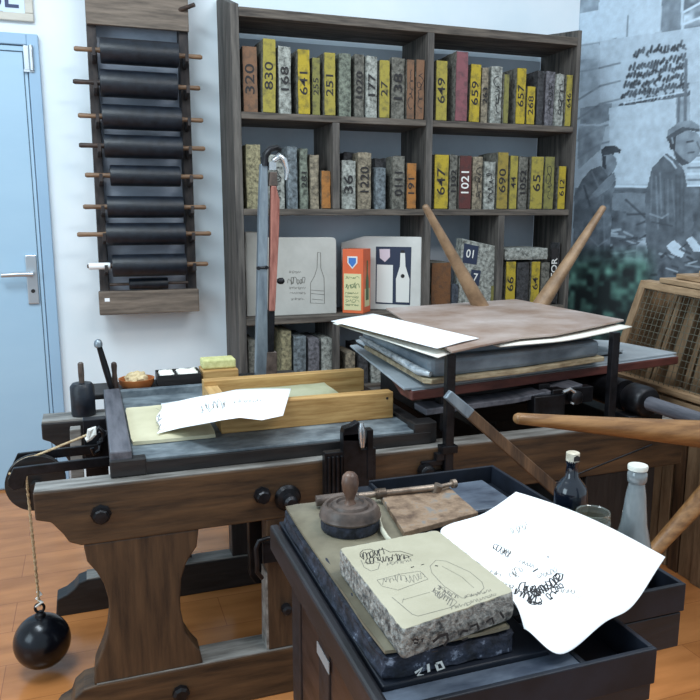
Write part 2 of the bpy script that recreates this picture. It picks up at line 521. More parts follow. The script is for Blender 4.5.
# ------------------------------------------------------------------ photographic mural on the right wall
def paint_mural():
    s0, s1, z0, z1 = -.015, 2.9, .05, 2.93
    fine = 1.05
    cols = np.concatenate([np.linspace(s0, fine, 215), np.linspace(fine + .012, s1, 90)])
    rows = np.concatenate([np.linspace(z0, .6, 30), np.linspace(.605, 2.55, 400), np.linspace(2.56, z1, 30)])
    S, Z = np.meshgrid(cols, rows)
    X = P0.x + DM.x * S + NM.x * .012
    Y = P0.y + DM.y * S + NM.y * .012
    d = X * fw.x + Y * fw.y + (Z - CH) * fw.z
    U = 350 + F * (X * rt.x + Y * rt.y) / d
    V = 350 - F * (X * up.x + Y * up.y + (Z - CH) * up.z) / d
    rng = np.random.RandomState(3)

    def nz(sc, seed, sy=None):
        """smooth value noise on the wall"""
        sy = sy or sc
        r = np.random.RandomState(seed)
        n = int(4 / min(sc, sy)) + 4
        g = r.rand(n, n)
        a = (S + .1) / sc % (n - 1); b = Z / sy % (n - 1)
        i = a.astype(int); j = b.astype(int)
        fa = a - i; fb = b - j
        fa = fa * fa * (3 - 2 * fa); fb = fb * fb * (3 - 2 * fb)
        return (g[j, i] * (1 - fa) + g[j, i + 1] * fa) * (1 - fb) + (g[j + 1, i] * (1 - fa) + g[j + 1, i + 1] * fa) * fb - .5
    G = .60 + .06 * nz(.2, 1)

    def poly(pts, g, a=1.0, tex=0, seed=5):
        nonlocal G
        inside = np.zeros(S.shape, bool)
        n = len(pts)
        for i in range(n):
            (xa, ya), (xb, yb) = pts[i], pts[(i + 1) % n]
            if ya == yb:
                continue
            c = ((ya > V) != (yb > V)) & (U < (xb - xa) * (V - ya) / (yb - ya) + xa)
            inside ^= c
        val = g + (tex * (nz(.025, seed) + nz(.06, seed + 1)) if tex else 0)
        G = np.where(inside, G * (1 - a) + val * a, G)

    def line(pts, g, w=1.0, a=.9):
        nonlocal G
        for (xa, ya), (xb, yb) in zip(pts[:-1], pts[1:]):
            L = (xb - xa) ** 2 + (yb - ya) ** 2 + 1e-9
            t = np.clip(((U - xa) * (xb - xa) + (V - ya) * (yb - ya)) / L, 0, 1)
            dd = np.hypot(U - xa - t * (xb - xa), V - ya - t * (yb - ya))
            k = np.clip((w - dd) / .9 + .5, 0, 1) * a
            G = G * (1 - k) + g * k
    # upper wall: pinned sheets
    poly([(575, -40), (760, -60), (760, 210), (575, 190)], .66, 1, .05)
    poly([(580, -30), (663, -30), (660, 32), (600, 44), (580, 46)], .74, 1, .03)
    poly([(578, 0), (600, -4), (598, 10), (578, 14)], .5, .8, .1)
    poly([(663, -30), (681, -30), (681, 31), (661, 34)], .46, 1, .12)
    poly([(684, -30), (760, -40), (760, 22), (684, 30)], .60, 1, .35, 9)
    line([(684, 12), (720, -8)], .85, 1.2); line([(684, 24), (730, 6)], .82, 1.2); line([(684, 30), (730, 18)], .4, 1)
    line([(682, -30), (682, 110)], .78, .9)
    line([(628, 16), (627, 37)], .45, .8); line([(600, 44), (616, 39)], .4, 1)
    line([(577, 46), (660, 34), (700, 27)], .5, .8)
    poly([(600, 41), (760, 18), (760, 80), (690, 82), (620, 104), (600, 104)], .70, 1, .05)
    # block of written lines
    r = random.Random(5)
    for row in range(6):
        y0 = 52 + row * 9.6
        xl = 632 - row * 2.6 if row else 634
        xr = 684 + row * 1.0
        x = xl
        while x < xr:
            yy = y0 - (x - xl) * .17 + (6 if row else 2)
            hgt = r.uniform(1.5, 4.6); yy += r.uniform(-2, 2)
            line([(x, yy + hgt * .5), (x + r.uniform(1, 2.5), yy - hgt)], r.uniform(.1, .3), 1.1, .95)
            line([(x, yy), (x + r.uniform(1, 3), yy + r.uniform(-3, 3))], r.uniform(.1, .35), 1.0, .9)
            x += r.uniform(2.4, 3.9)
    line([(622, 107), (655, 102), (684, 94)], .36, 1.2)
    line([(624, 103), (684, 92)], .8, .8)
    # stacked sheets at the far left
    for a, b in ((58, 72), (86, 90), (105, 108), (126, 131), (144, 148)):
        line([(578, a + 14), (600, b - 4), (620, b - 9)], .42, .9, .8)
    poly([(580, 108), (612, 103), (610, 120), (600, 124), (580, 124)], .42, .7, .15)
    poly([(580, 60), (598, 58), (598, 90), (580, 92)], .6, .6, .2)
    poly([(578, 126), (606, 126), (600, 150), (578, 170)], .5, .8, .2, 14)
    # big pale sheet
    poly([(609, 108), (676, 98), (676, 184), (610, 184)], .72, 1, .06)
    poly([(676, 98), (690, 96), (690, 150), (676, 150)], .55, 1, .15)
    line([(679, 96), (678, 132)], .34, 1.4); line([(686, 60), (685, 130)], .36, 1.6)
    poly([(690, 84), (760, 76), (760, 190), (690, 188)], .70, 1, .08)
    for k in range(7):
        line([(688, 150 + k * 6), (760, 146 + k * 6.5)], .38 if k % 2 else .86, 1.1, .8)
    # counter line and lower dark workshop
    poly([(575, 188), (780, 186), (780, 560), (560, 560)], .34, 1, .16, 21)
    line([(608, 186), (650, 187)], .8, 1.2); line([(606, 190), (650, 191)], .3, 1)
    poly([(612, 193), (648, 193), (648, 215), (612, 210)], .42, 1, .1)
    line([(626, 200), (646, 218)], .22, 1.1)
    for k in range(34):
        x = r.uniform(596, 650); y = r.uniform(212, 262)
        line([(x, y), (x + r.uniform(6, 18), y + r.uniform(-4, 5))], r.choice([.7, .62, .2, .18, .16]), r.uniform(.6, 1.3), .8)
    # worker on the left, cap and hand to his mouth
    poly([(590, 170), (600, 166), (612, 172), (616, 182), (612, 200), (610, 256), (574, 262), (574, 196), (582, 180)], .36, 1, .14, 30)
    poly([(601, 150), (606, 146), (616, 146), (621, 150), (620, 153), (614, 153), (613, 157), (602, 157)], .2, 1, .05)
    poly([(602, 156), (612, 154), (616, 158), (617, 164), (614, 171), (608, 176), (602, 168)], .46, 1, .1)
    poly([(603, 156), (606, 156), (606, 170), (602, 166)], .2, 1)
    poly([(605, 180), (614, 172), (616, 179), (610, 188), (596, 198), (592, 194)], .48, 1, .1)
    line([(592, 172), (600, 190), (588, 200)], .5, 1, .7); line([(584, 186), (590, 206)], .24, 1, .8); line([(603, 196), (605, 250)], .46, 1, .6)
    line([(588, 236), (598, 246), (607, 240)], .52, .8, .6)
    # worker on the right, flat cap and work jacket
    poly([(666, 153), (676, 160), (684, 170), (690, 200), (694, 226), (690, 246), (660, 262), (650, 300), (646, 240), (645, 196), (652, 168)], .34, 1, .1, 40)
    poly([(667, 140), (668, 130), (678, 123), (690, 120), (699, 125), (701, 132), (692, 129), (682, 130), (674, 136), (668, 142)], .5, 1, .12)
    poly([(666, 137), (682, 127), (699, 129), (700, 132), (686, 130), (672, 140), (668, 141)], .26, 1, .04)
    poly([(672, 138), (686, 131), (696, 132), (701, 138), (701, 150), (698, 156), (690, 163), (682, 165), (674, 156)], .50, 1, .12, 44)
    poly([(669, 140), (676, 136), (675, 150), (670, 150)], .18, 1)
    line([(687, 142), (693, 141)], .15, .9); line([(688, 153), (694, 152)], .25, .8); line([(697, 142), (700, 149)], .3, .7)
    line([(672, 138), (673, 143)], .6, .8)
    poly([(674, 150), (682, 158), (690, 163), (682, 166), (676, 160)], .24, 1)
    line([(664, 155), (672, 162), (676, 168)], .78, .9, .9)
    for k in range(9):
        x = 652 + k * 4
        line([(x, 176 + r.uniform(-4, 6)), (x + r.uniform(-2, 4), 214 + r.uniform(-8, 20))], r.choice([.24, .5, .44]), .9, .6)
    line([(650, 214), (662, 218), (668, 214)], .58, .9, .7); line([(652, 222), (672, 226)], .22, .9, .8)
    # papers in his hands, apron, machine parts
    poly([(666, 246), (674, 240), (686, 250), (682, 258), (672, 254)], .82, 1, .05)
    poly([(686, 240), (692, 236), (700, 246), (760, 240), (760, 252), (694, 252)], .78, 1, .1)
    poly([(636, 246), (645, 238), (648, 252), (644, 276), (634, 278)], .62, .9, .15)
    for k in range(26):
        x = r.uniform(650, 730); y = r.uniform(246, 284)
        line([(x, y), (x + r.uniform(4, 14), y + r.uniform(-5, 5))], r.choice([.74, .66, .2, .14]), r.uniform(.6, 1.4), .8)
    dark = np.clip((V - 238) / 26, 0, 1) * np.clip((654 - U) / 10, 0, 1)
    G = G * (1 - dark) + (.26 + .6 * nz(.035, 50) + .3 * nz(.07, 51)) * dark
    G = np.clip(G + .035 * (rng.rand(*G.shape) - .5) + .05 * nz(.02, 60), .04, .92)
    # duotone: blue print, green band near the floor
    G = np.clip((G - .5) * 1.3 + .60, .02, 1)
    lo = np.array([20, 26, 34.]); hi = np.array([200, 222, 240.])
    col = lo + (hi - lo) * G[..., None]
    glo = np.array([10, 24, 26.]); ghi = np.array([110, 180, 156.])
    gcol = glo + (ghi - glo) * G[..., None]
    k = (np.clip((V - 244) / 22, 0, 1) * np.clip((660 - U) / 16, 0, 1))[..., None] * .8
    col = (col * (1 - k) + gcol * k) / 255
    col = np.where(col <= .04045, col / 12.92, ((col + .055) / 1.055) ** 2.4)
    nr, nc = S.shape
    me = bpy.data.meshes.new('printed_mural')
    front = np.stack([X, Y, Z], -1).reshape(-1, 3)
    idx = np.arange(nr * nc).reshape(nr, nc)
    quads = np.stack([idx[:-1, :-1], idx[:-1, 1:], idx[1:, 1:], idx[1:, :-1]], -1).reshape(-1, 4)
    me.from_pydata(front.tolist(), [], quads.tolist())
    at = me.color_attributes.new('Print', 'FLOAT_COLOR', 'POINT')
    buf = np.ones((nr * nc, 4), np.float32); buf[:, :3] = col.reshape(-1, 3)
    at.data.foreach_set('color', buf.ravel())
    m = bpy.data.materials.new('blue toned photographic print')
    m.use_nodes = True
    nt = m.node_tree
    an = nt.nodes.new('ShaderNodeAttribute'); an.attribute_name = 'Print'
    nt.links.new(an.outputs['Color'], nt.nodes['Principled BSDF'].inputs['Base Color'])
    nt.nodes['Principled BSDF'].inputs['Roughness'].default_value = .55
    root = thing('wall_mural', 'large blue grey photographic mural of workshop men in caps covering the right wall', 'mural', mur(1.3, 0, .006))
    o = bpy.data.objects.new('printed_sheet', me); C.objects.link(o)
    me.materials.append(m)
    o.parent = root; o.location = -Vector(root.location)
    b = MB(); a = [mur(s0, 0, .0015), mur(s1, 0, .0015), mur(s1, 0, .0108), mur(s0, 0, .0108)]
    b.prism([(v.x, v.y) for v in a], 'Z', z0, z1)
    b.build('backing_board', M['gap'], root)
paint_mural()

# ------------------------------------------------------------------ roller rack on the wall
rk = thing('roller_rack', 'tall grey brown wooden wall rack holding the black ink rollers', 'rack', (.27, WY, .86))
MB().box(.085, .46, WY - .02, WY - .001, .90, 2.42).build('back_board', M['rackback'], rk)
for x0, x1, tx0, tx1 in ((.040, .080, .052, .092), (.445, .487, .450, .492)):
    b = MB()
    b.add([(x0, WY - .10, .865), (x1, WY - .10, .865), (x1, WY - .001, .865), (x0, WY - .001, .865),
           (tx0, WY - .10, 2.44), (tx1, WY - .10, 2.44), (tx1, WY - .001, 2.44), (tx0, WY - .001, 2.44)],
          [(0, 1, 5, 4), (1, 2, 6, 5), (2, 3, 7, 6), (3, 0, 4, 7), (0, 3, 2, 1), (4, 5, 6, 7)])
    b.build('side_board', M['rackdark'], rk, bevel=.003)
zt = onY(135, 28, WY - .11).z
MB().box(.050, .492, WY - .125, WY - .101, zt, 2.44).build('top_board', M['rackwood'], rk, bevel=.003)
za = onY(148, 313, WY - .13).z; zb = onY(148, 290, WY - .13).z
MB().box(.032, .490, WY - .15, WY - .101, za, zb).build('bottom_board', M['rackwood'], rk, bevel=.004)
q = onY(107, 300, WY - .155)
MB().box(q.x - .01, q.x + .012, WY - .1515, WY - .1502, q.z - .008, q.z + .008).build('paper_tag', M['paper'], rk)
# y centre, body left/right px, height px, handle left/right px
ROLL = [(53, 100, 178, 24, 74, 202, 52, 57), (85, 100, 177, 26, 73, 200, 84, 89), (118, 102, 181, 24, 78, 203, 116, 119),
        (147, 104, 182, 23, 79, 205, 147, 147), (176, 110, 180, 21, 85, 203, 177, 177), (207, 107, 183, 22, 83, 206, 207, 207),
        (234, 106, 185, 23, 77, 211, 236, 233), (265, 112, 186, 23, 87, 208, 266, 262)]
place = ['topmost black leather ink roller on the wall rack', 'second black ink roller from the top of the wall rack', 'third black ink roller from the top of the wall rack',
         'fourth black ink roller from the top of the wall rack', 'fifth and shortest of the full size black rollers on the wall rack', 'sixth black ink roller from the top of the wall rack',
         'seventh black ink roller, the widest, second above the small one', 'black ink roller with a white sleeve on its left handle, near the rack bottom']
YR = WY - .175
def bracket(z, r):
    for xc in (.072, .468):
        MB().prism([(WY - .10, z - .045), (WY - .10, z + .01), (WY - .145, z - r - .001), (YR - .018, z - r - .001), (YR - .024, z + .006), (YR - .034, z + .006), (YR - .030, z - r - .016)], 'X', xc - .007, xc + .007).build('roller_peg', M['rackdark'], rk)
for k, (yc, xl, xr, h, hl, hr, yl, yr) in enumerate(ROLL):
    a = onY(xl, yc, YR); b = onY(xr, yc, YR)
    z = (a.z + b.z) / 2
    r = h / 2 / F * (a - CAM).length * .92
    t = thing('ink_roller', place[k], 'roller', ((a.x + b.x) / 2, YR, z - r), 'ink rollers on the wall rack')
    MB().lathe([(r * .55, a.x), (r * .96, a.x + .001), (r, a.x + .008), (r, b.x - .008), (r * .96, b.x - .001), (r * .55, b.x)], (0, YR, z), 'X', 32).build('roller_body', M['leather'], t, smooth=40)
    ha = onY(hl, yc, YR).x; hb = onY(hr, yc, YR).x
    hm = M['handle']
    MB().tube([(a.x, YR, z), (a.x - .02, YR, z), ((a.x + ha) / 2, YR, z), (ha + .008, YR, z), (ha, YR, z)], [.012, .010, .010, .011, .007], 12).build('handle', M['handleDk'] if k in (1, 3, 7) else hm, t, smooth=40)
    MB().tube([(b.x, YR, z), (b.x + .02, YR, z), ((b.x + hb) / 2, YR, z), (hb - .008, YR, z), (hb, YR, z)], [.012, .010, .010, .011, .007], 12).build('handle', hm, t, smooth=40)
    if k == 7:
        s = onY(106, yc, YR).x
        MB().tube([(s - .075, YR, z), (s + .018, YR, z)], [.0155, .0155], 14).build('white_sleeve', M['white'], t, smooth=40)
    bracket(z, .011)
a = onY(129, 284, WY - .13); b = onY(168, 284, WY - .13)
t = thing('small_ink_roller', 'small dark grey roller lying lowest in the wall rack', 'roller', ((a.x + b.x) / 2, WY - .13, a.z - .027))
MB().lathe([(.012, a.x), (.026, a.x + .001), (.027, a.x + .006), (.027, b.x - .006), (.026, b.x - .001), (.012, b.x)], (0, WY - .13, a.z), 'X', 24).build('roller_body', M['leather'], t, smooth=40)
MB().tube([(a.x, WY - .13, a.z), (.083, WY - .13, a.z)], .007, 10).build('handle', M['mahog'], t, smooth=40)
MB().tube([(b.x, WY - .13, a.z), (.442, WY - .13, a.z)], .007, 10).build('handle', M['mahog'], t, smooth=40)
q = onY(190, 4, YR)
MB().tube([(q.x - .06, WY - .10, q.z - .02), (q.x + .02, WY - .17, q.z)], [.011, .009], 10).build('top_peg', M['handleDk'], rk)

# ------------------------------------------------------------------ bookcase
FY, BY = 3.39, 3.70
bc = thing('bookcase', 'tall weathered grey wooden bookcase full of numbered printing stones', 'bookcase', (1.54, 3.55, 0))
Z1, Z2, Z3, Z4, Z5 = 1.752, 1.328, .820, .465, .10
SB = bc
def shelfboard(name, x0, x1, z, th=.03):
    return MB().box(x0, x1, FY, BY, z - th, z).build(name, M['shelfX'], SB, bevel=.003)
MB().prism([(FY, 0), (BY + .04, 0), (BY + .04, 2.30), (BY - .1, 2.27), (FY, 2.20)], 'X', .640, .676).build('side_panel', M['shelfZ'], bc, bevel=.003)
MB().prism([(FY, 0), (BY + .02, 0), (BY + .02, 2.27), (BY - .12, 2.25), (FY, 2.225)], 'X', 2.418, 2.442).build('side_panel', M['shelfZ'], bc, bevel=.003)
MB().box(.676, 2.418, FY, BY, 2.150, 2.190).build('top_board', M['shelfX'], bc, bevel=.003)
for z in (Z1, Z2, Z3, Z4, Z5):
    shelfboard('shelf', .676, 1.578, z)
    shelfboard('shelf', 1.612, 2.418, z)
MB().box(1.578, 1.612, FY - .004, BY, 0, 2.150).build('middle_upright', M['shelfZ'], bc, bevel=.003)
for x0, x1, z0, z1 in ((1.102, 1.137, Z2, Z1 - .03), (1.10, 1.135, Z4, Z3 - .03), (1.996, 2.032, Z3, Z2 - .03)):
    MB().box(x0, x1, FY, BY, z0, z1).build('divider', M['shelfZ'], bc, bevel=.003)
MB().box(.677, 2.404, BY + .001, BY + .012, .05, 2.128).build('back_panel', M['backpanel'], bc)


# ------------------------------------------------------------------ printing stones
COL = {'yel': (154, 141, 62), 'yel2': (172, 150, 44), 'olv': (124, 120, 66), 'mus': (144, 126, 58), 'org': (120, 88, 66), 'orb': (160, 106, 52), 'gry': (112, 110, 102), 'grn': (118, 124, 112),
       'lgt': (158, 160, 154), 'tan': (140, 130, 112), 'blu': (112, 120, 126), 'dkb': (70, 76, 86), 'red': (126, 78, 84), 'mar': (86, 44, 42), 'crm': (150, 142, 112), 'dk': (66, 66, 68), 'pur': (112, 110, 116), 'rus': (112, 74, 44)}
SM = {}
def stone_mat(k, painted=True):
    key = (k, painted)
    if key not in SM:
        c = COL[k]
        if painted and k in ('yel', 'yel2', 'olv', 'mus', 'org', 'orb', 'red', 'mar', 'rus'):
            SM[key] = mat('painted stone ' + k, tuple(int(v * .62 + 18) for v in c), c, (30, 30, 30), .8, bump=.5, ramp=(.34, .52), bscale=110)
        else:
            SM[key] = mat('bare stone ' + k, tuple(int(v * .42) for v in c), tuple(min(235, int(v * 1.15)) for v in c), (60, 60, 60), .88, bump=.8, ramp=(.3, .7), bscale=120)
    return SM[key]

def stone_mesh(x0, x1, y0, y1, z0, z1, cuts=4, amp=.0022, seed=0):
    bm = bmesh.new()
    bmesh.ops.create_cube(bm, size=1)
    bmesh.ops.subdivide_edges(bm, edges=bm.edges[:], cuts=cuts, use_grid_fill=True)
    sx, sy, sz = x1 - x0, y1 - y0, z1 - z0
    for v in bm.verts:
        e = [abs(abs(c) - .5) < 1e-4 for c in v.co]
        p = Vector((x0 + (v.co.x + .5) * sx, y0 + (v.co.y + .5) * sy, z0 + (v.co.z + .5) * sz))
        if sum(e) >= 2:
            ins = .0032
            if e[0]: p.x -= math.copysign(ins, v.co.x)
            if e[1]: p.y -= math.copysign(ins, v.co.y)
            if e[2] and v.co.z > 0: p.z -= ins
        n = noise.noise_vector(p * 40 + Vector((seed, seed * 2, 0))) + noise.noise_vector(p * 120)
        if not (e[2] and v.co.z < 0):
            p += Vector((n.x * amp, n.y * amp * .5, n.z * amp * 1.4))
        bm.verts.ensure_lookup_table()
        v.co = p
    me = bpy.data.meshes.new('stone')
    bm.to_mesh(me)
    bm.free()
    return me

GROUP = 'printing stones in the bookcase'
def stone(xl, xr, yt, zb, c, label, txt=None, off=0.0, face=None, inkc='ink', dep=.21, lean=0.0, tsx=1.0):
    Yf = FY + .02 + off
    ym = 0.5 * (yt + pj((onY((xl + xr) / 2, yt, Yf).x, Yf, zb))[1])
    a = onY(xl, ym, Yf).x; b = onY(xr, ym, Yf).x
    if b - a > .012:
        a += .0015; b -= .0015
    for lo_, hi_ in ((.681, 1.573), (1.617, 2.413)):
        if lo_ - .02 < (a + b) / 2 < hi_ + .03:
            a = max(a, lo_); b = min(b, hi_)
    zt = onY((xl + xr) / 2, yt, Yf).z
    t = thing('printing_stone', label, 'printing stone', ((a + b) / 2, Yf, zb), GROUP)
    me = stone_mesh(a, b, Yf, min(Yf + dep, BY - .01), zb + .0005, zt, seed=xl)
    body = link('stone_block', me, stone_mat('gry' if c in ('yel', 'yel2', 'olv', 'mus', 'org', 'orb', 'red', 'mar', 'rus') else c, False), t, smooth=50)
    if c in ('yel', 'yel2', 'olv', 'mus', 'org', 'orb', 'red', 'mar', 'rus') or face:
        fc = face or c
        f = MB()
        nzz = 9
        L, R = [], []
        rr = random.Random(int(xl * 10))
        for i in range(nzz + 1):
            z = zb + .004 + (zt - zb - .008) * i / nzz
            L.append((a + .002 + rr.uniform(0, .0025), z)); R.append((b - .002 - rr.uniform(0, .0025), z))
        f.prism(L + R[::-1], 'Y', Yf - .0042, Yf + .002)
        f.build('painted_face', stone_mat(fc), t)
        yf = Yf - .0047
    else:
        yf = Yf - .0046
    cx = (a + b) / 2
    if txt:
        size = min((b - a) * .86, .062)
        zc = zb + (zt - zb) * .5
        ln = len(txt) * size * .62
        s = min(1.5, (zt - zb) * .62 / ln) * tsx
        text_on('painted_number', txt, size, (cx, yf, zc), (math.pi / 2, -math.pi / 2, 0), M[inkc], t, s)
    elif txt is None and not face and (b - a) > .03:
        # illegible worn marks
        k = MB()
        rr = random.Random(int(xl * 7))
        pts = scrib((0, 0), ((zt - zb) * .6, 0), (b - a) * .45, 4, int(xl * 3))
        path = [(cx + p[1], yf, zb + (zt - zb) * .2 + p[0]) for p in pts]
        k.ribbon(path, .0035, (0, 1, 0))
        k.build('worn_mark', M['ink'], t)
    if txt in ('830', '659'):
        t.rotation_euler = (0, math.radians(1.3), 0)
    if lean:
        t.rotation_euler = (0, lean, 0)
    return t

R1 = [
 (242, 258, 45.7, 'org', 'orange brown stone numbered 320, far left of the top shelf', '320', .01),
 (261, 275.5, 38, 'yel', 'tall pale yellow stone numbered 830 with a dark red foot, second on the top shelf', '830', 0),
 (278, 292, 45.7, 'lgt', 'light grey stone numbered 168 between the yellow 830 and yellow 641 stones', '168', 0),
 (297, 310.5, 48.8, 'yel2', 'bright yellow stone numbered 641 on the top shelf', '641', 0),
 (311.3, 320.5, 57, 'olv', 'narrow olive yellow stone numbered 255 right beside the 641 stone', '255', .01),
 (323.5, 336, 52, 'yel', 'yellow stone numbered 251 left of the wide grey green stone, top shelf', '251', 0),
 (338.5, 352, 52.6, 'grn', 'speckled grey green stone without number right of the yellow 251 stone', '', 0),
 (354, 365, 54, 'gry', 'grey stone numbered 1020 on the top shelf', '1020', .01),
 (365.7, 378, 55, 'lgt', 'whitish stone numbered 177 with a blue last figure on the top shelf', '177', 0),
 (378.6, 390, 59.5, 'yel', 'yellow stone numbered 27 between the whitish 177 stone and the grey 138 stone', '27', 0),
 (391, 405.5, 57, 'gry', 'wide grey stone with big black number 138 on the top shelf', '138', 0),
 (405.9, 414.6, 59, 'org', 'narrow rust orange stone beside the grey 138 stone', None, 0),
 (415, 425.6, 59, 'org', 'brown orange stone against the middle upright, top shelf left bay', None, 0),
 (435, 447.5, 60, 'yel', 'yellow stone numbered 649 just right of the middle upright, top shelf', '649', 0),
 (455, 468, 51, 'red', 'tallest stone of the top shelf with a dark pinkish red face', '', -.012),
 (468.5, 480, 63.5, 'yel2', 'yellow stone numbered 659 right of the pinkish red one', '659', 0),
 (481, 489, 67, 'tan', 'narrow grey stone numbered 263 right of the yellow 659 stone', '263', 0),
 (490.5, 502.7, 65.7, 'lgt', 'pale grey stone left of a narrow olive yellow one in the top right bay', None, 0),
 (503, 509, 73.7, 'olv', 'very narrow olive yellow stone in the top right bay', '', 0),
 (515.5, 525.7, 67.5, 'yel2', 'yellow stone numbered 657 in the top right bay', '657', -.004),
 (526, 535, 85.8, 'yel2', 'low yellow stone numbered 268, shortest of the top right bay', '268', -.004),
 (536.5, 544.5, 70, 'dk', 'dark grey stone right of the low yellow 268 stone', '', 0),
 (545, 555, 70.7, 'pur', 'purplish grey stone with worn white marks, top right bay', None, .01),
 (555.5, 564.5, 73, 'lgt', 'greyish white stone left of the last yellow 646 stone, top right bay', None, 0),
 (565, 575.5, 74.4, 'yel', 'yellow stone numbered 646, last at the right end of the top shelf', '646', 0)]
R2 = [
 (245.5, 262, 143.7, 'crm', 'cream and brown unnumbered stone, far left of the second shelf', '', .01),
 (268, 285.5, 154, 'lgt', 'speckled whitish stone partly hidden behind the upright iron lever, second shelf', None, .03),
 (287, 298.5, 145.8, 'blu', 'blue grey stone right of the upright iron lever, second shelf', '', .01),
 (299.5, 309, 148, 'grn', 'grey green stone numbered 281 on the second shelf', '281', .01),
 (309.6, 320, 154, 'tan', 'tan grey stone beside the low orange one, second shelf left bay', '', .01),
 (320.6, 331, 170, 'orb', 'low orange stone against the left divider of the second shelf', '', .01),
 (341, 356.5, 160, 'lgt', 'light grey stone with large black number 36 on the second shelf', '36', 0),
 (357.5, 372, 152, 'tan', 'tan stone numbered 1220 with pink foot on the second shelf', '1220', 0),
 (375, 386.5, 167, 'blu', 'low slate blue stone standing alone in the middle bay of the second shelf', '', 0),
 (392, 405.5, 155.7, 'gry', 'grey stone numbered 0111 left of the orange 191 stone', '0111', 0),
 (406, 416.5, 162.5, 'orb', 'orange stone numbered 191 on the second shelf', '191', .01),
 (433.5, 448.5, 154, 'yel2', 'bright yellow stone numbered 647 right of the middle upright, second shelf', '647', 0),
 (449, 458, 154, 'gry', 'grey stone numbered 1102 between the yellow 647 and the dark red 1021 stones', '1102', 0),
 (458.5, 471.5, 155, 'mar', 'dark red stone with big white number 1021 on the second shelf', '1021', 0),
 (472, 483, 156, 'tan', 'brownish grey stone right of the dark red 1021 stone', None, 0),
 (483.8, 496, 161, 'lgt', 'whitish stone left of the mustard one, second shelf right bay', None, 0),
 (496.5, 508, 151.7, 'mus', 'mustard yellow stone, tallest of the right bay of the second shelf', '690', 0),
 (509, 517.5, 155, 'yel', 'narrow yellow stone right of the mustard one, second shelf', '44', 0),
 (518, 528, 156, 'gry', 'dark speckled grey stone between two yellow ones, second shelf right bay', '1052', 0),
 (530, 543, 156, 'yel', 'yellow stone numbered 65 with a bare grey left side, second shelf', '65', 0),
 (543.6, 554, 156, 'olv', 'yellow grey stone with orange traces near the right end, second shelf', None, 0),
 (557.5, 565.5, 165.5, 'yel2', 'low bright yellow stone, last at the right end of the second shelf', '612', 0)]
for rowl, zb in ((R1, Z1), (R2, Z2)):
    for (xl, xr, yt, c, lab, txt, off) in rowl:
        ic = 'whiteP' if txt == '1021' else 'ink'
        t = stone(xl, xr, yt, zb, c, lab, txt, off, inkc=ic, dep=.095 if txt in ('36', '1220', '0111') or 374 < xl < 376 else .21)
        if txt == '177':
            pass
# darker stones standing behind the front row of the middle bay
stone(343, 357, 152, Z2, 'dk', 'dark stone pushed back behind the light grey 36 stone', '', .12, dep=.13)
stone(374, 391, 158, Z2, 'dk', 'dark stone pushed back behind the low slate blue one', '', .13, dep=.12)
# lower shelf, left bay
for (xl, xr, yt, c, lab) in ((248, 258, 340, 'gry', 'grey stone on the low shelf at the bookcase left side behind the iron bar'),
                             (281, 292.5, 330.5, 'crm', 'tallest pale stone of the low left shelf'), (293.3, 307, 336, 'blu', 'blue grey speckled stone on the low left shelf'),
                             (308, 320.5, 338, 'pur', 'purple grey stone, second from the right on the low left shelf'), (321, 334, 338, 'lgt', 'pale grey smooth stone, rightmost on the low left shelf')):
    stone(xl, xr, yt, Z4, c, lab, '', 0)
for (xl, xr, yt, c, lab) in ((345, 356, 352, 'tan', 'tan stone on the low shelf left of the leaning paper stack'), (358, 369, 346, 'dk', 'dark stone on the low shelf right of the divider'),
                             (371, 382, 350, 'lgt', 'light stone on the low shelf under the big paper stack')):
    stone(xl, xr, yt, Z4, c, lab, '', 0)
# third shelf, right part
stone(430.5, 451, 262, Z3, 'rus', 'rusty brown block beside the middle upright on the third shelf', '', .02)
stone(490, 497, 285, Z3, 'olv', 'small yellowish stone behind the leaning slab, third shelf', '', .01, dep=.15)
stone(504.8, 515.5, 261, Z3, 'yel2', 'yellow stone under the speckled flat slab, left one of two', '66', 0)
stone(516.2, 529.5, 262, Z3, 'dk', 'dark grey stone between the two yellow ones under the flat slab', '', 0)
stone(530.3, 539.5, 261, Z3, 'yel2', 'yellow stone under the speckled flat slab, right one of two', '64', 0)
stone(540.2, 550, 262, Z3, 'gry', 'grey stone under the right end of the flat slab', '', .01)
a = onY(505, 253, FY + .01); b = onY(548.5, 255, FY + .01)
zz = max(onY(510, 261, FY + .02).z, onY(545, 262, FY + .02).z, onY(520, 262, FY + .02).z) + .006
tag(link('flat_stone_slab', stone_mesh(a.x, b.x, FY + .012, FY + .21, zz, zz + .062, 6), stone_mat('lgt', False), smooth=50), 'speckled light grey slab lying flat on top of the two yellow stones', 'stone slab')
# black slab with white upright letters
a = onY(549, 280, FY + .12).x; b = 2.395
zt = onY(560, 242, FY + .12).z
t = thing('lettered_slab', 'dark slab with white upright capitals on its edge at the right end of the third shelf', 'stone slab', ((a + b) / 2, FY + .15, Z3))
MB().box(a + .006, b, FY + .04, FY + .12, Z3 + .0005, zt).build('slab_block', stone_mat('dk', False), t, bevel=.003)
MB().box(b - .045, b - .004, FY + .0385, FY + .041, Z3 + .01, zt - .03).build('black_strip', M['ink'], t)
text_on('lettering', 'NATOR', .05, (b - .0245, FY + .0378, Z3 + .155), (math.pi / 2, -math.pi / 2, 0), M['whiteP'], t, 1.1)
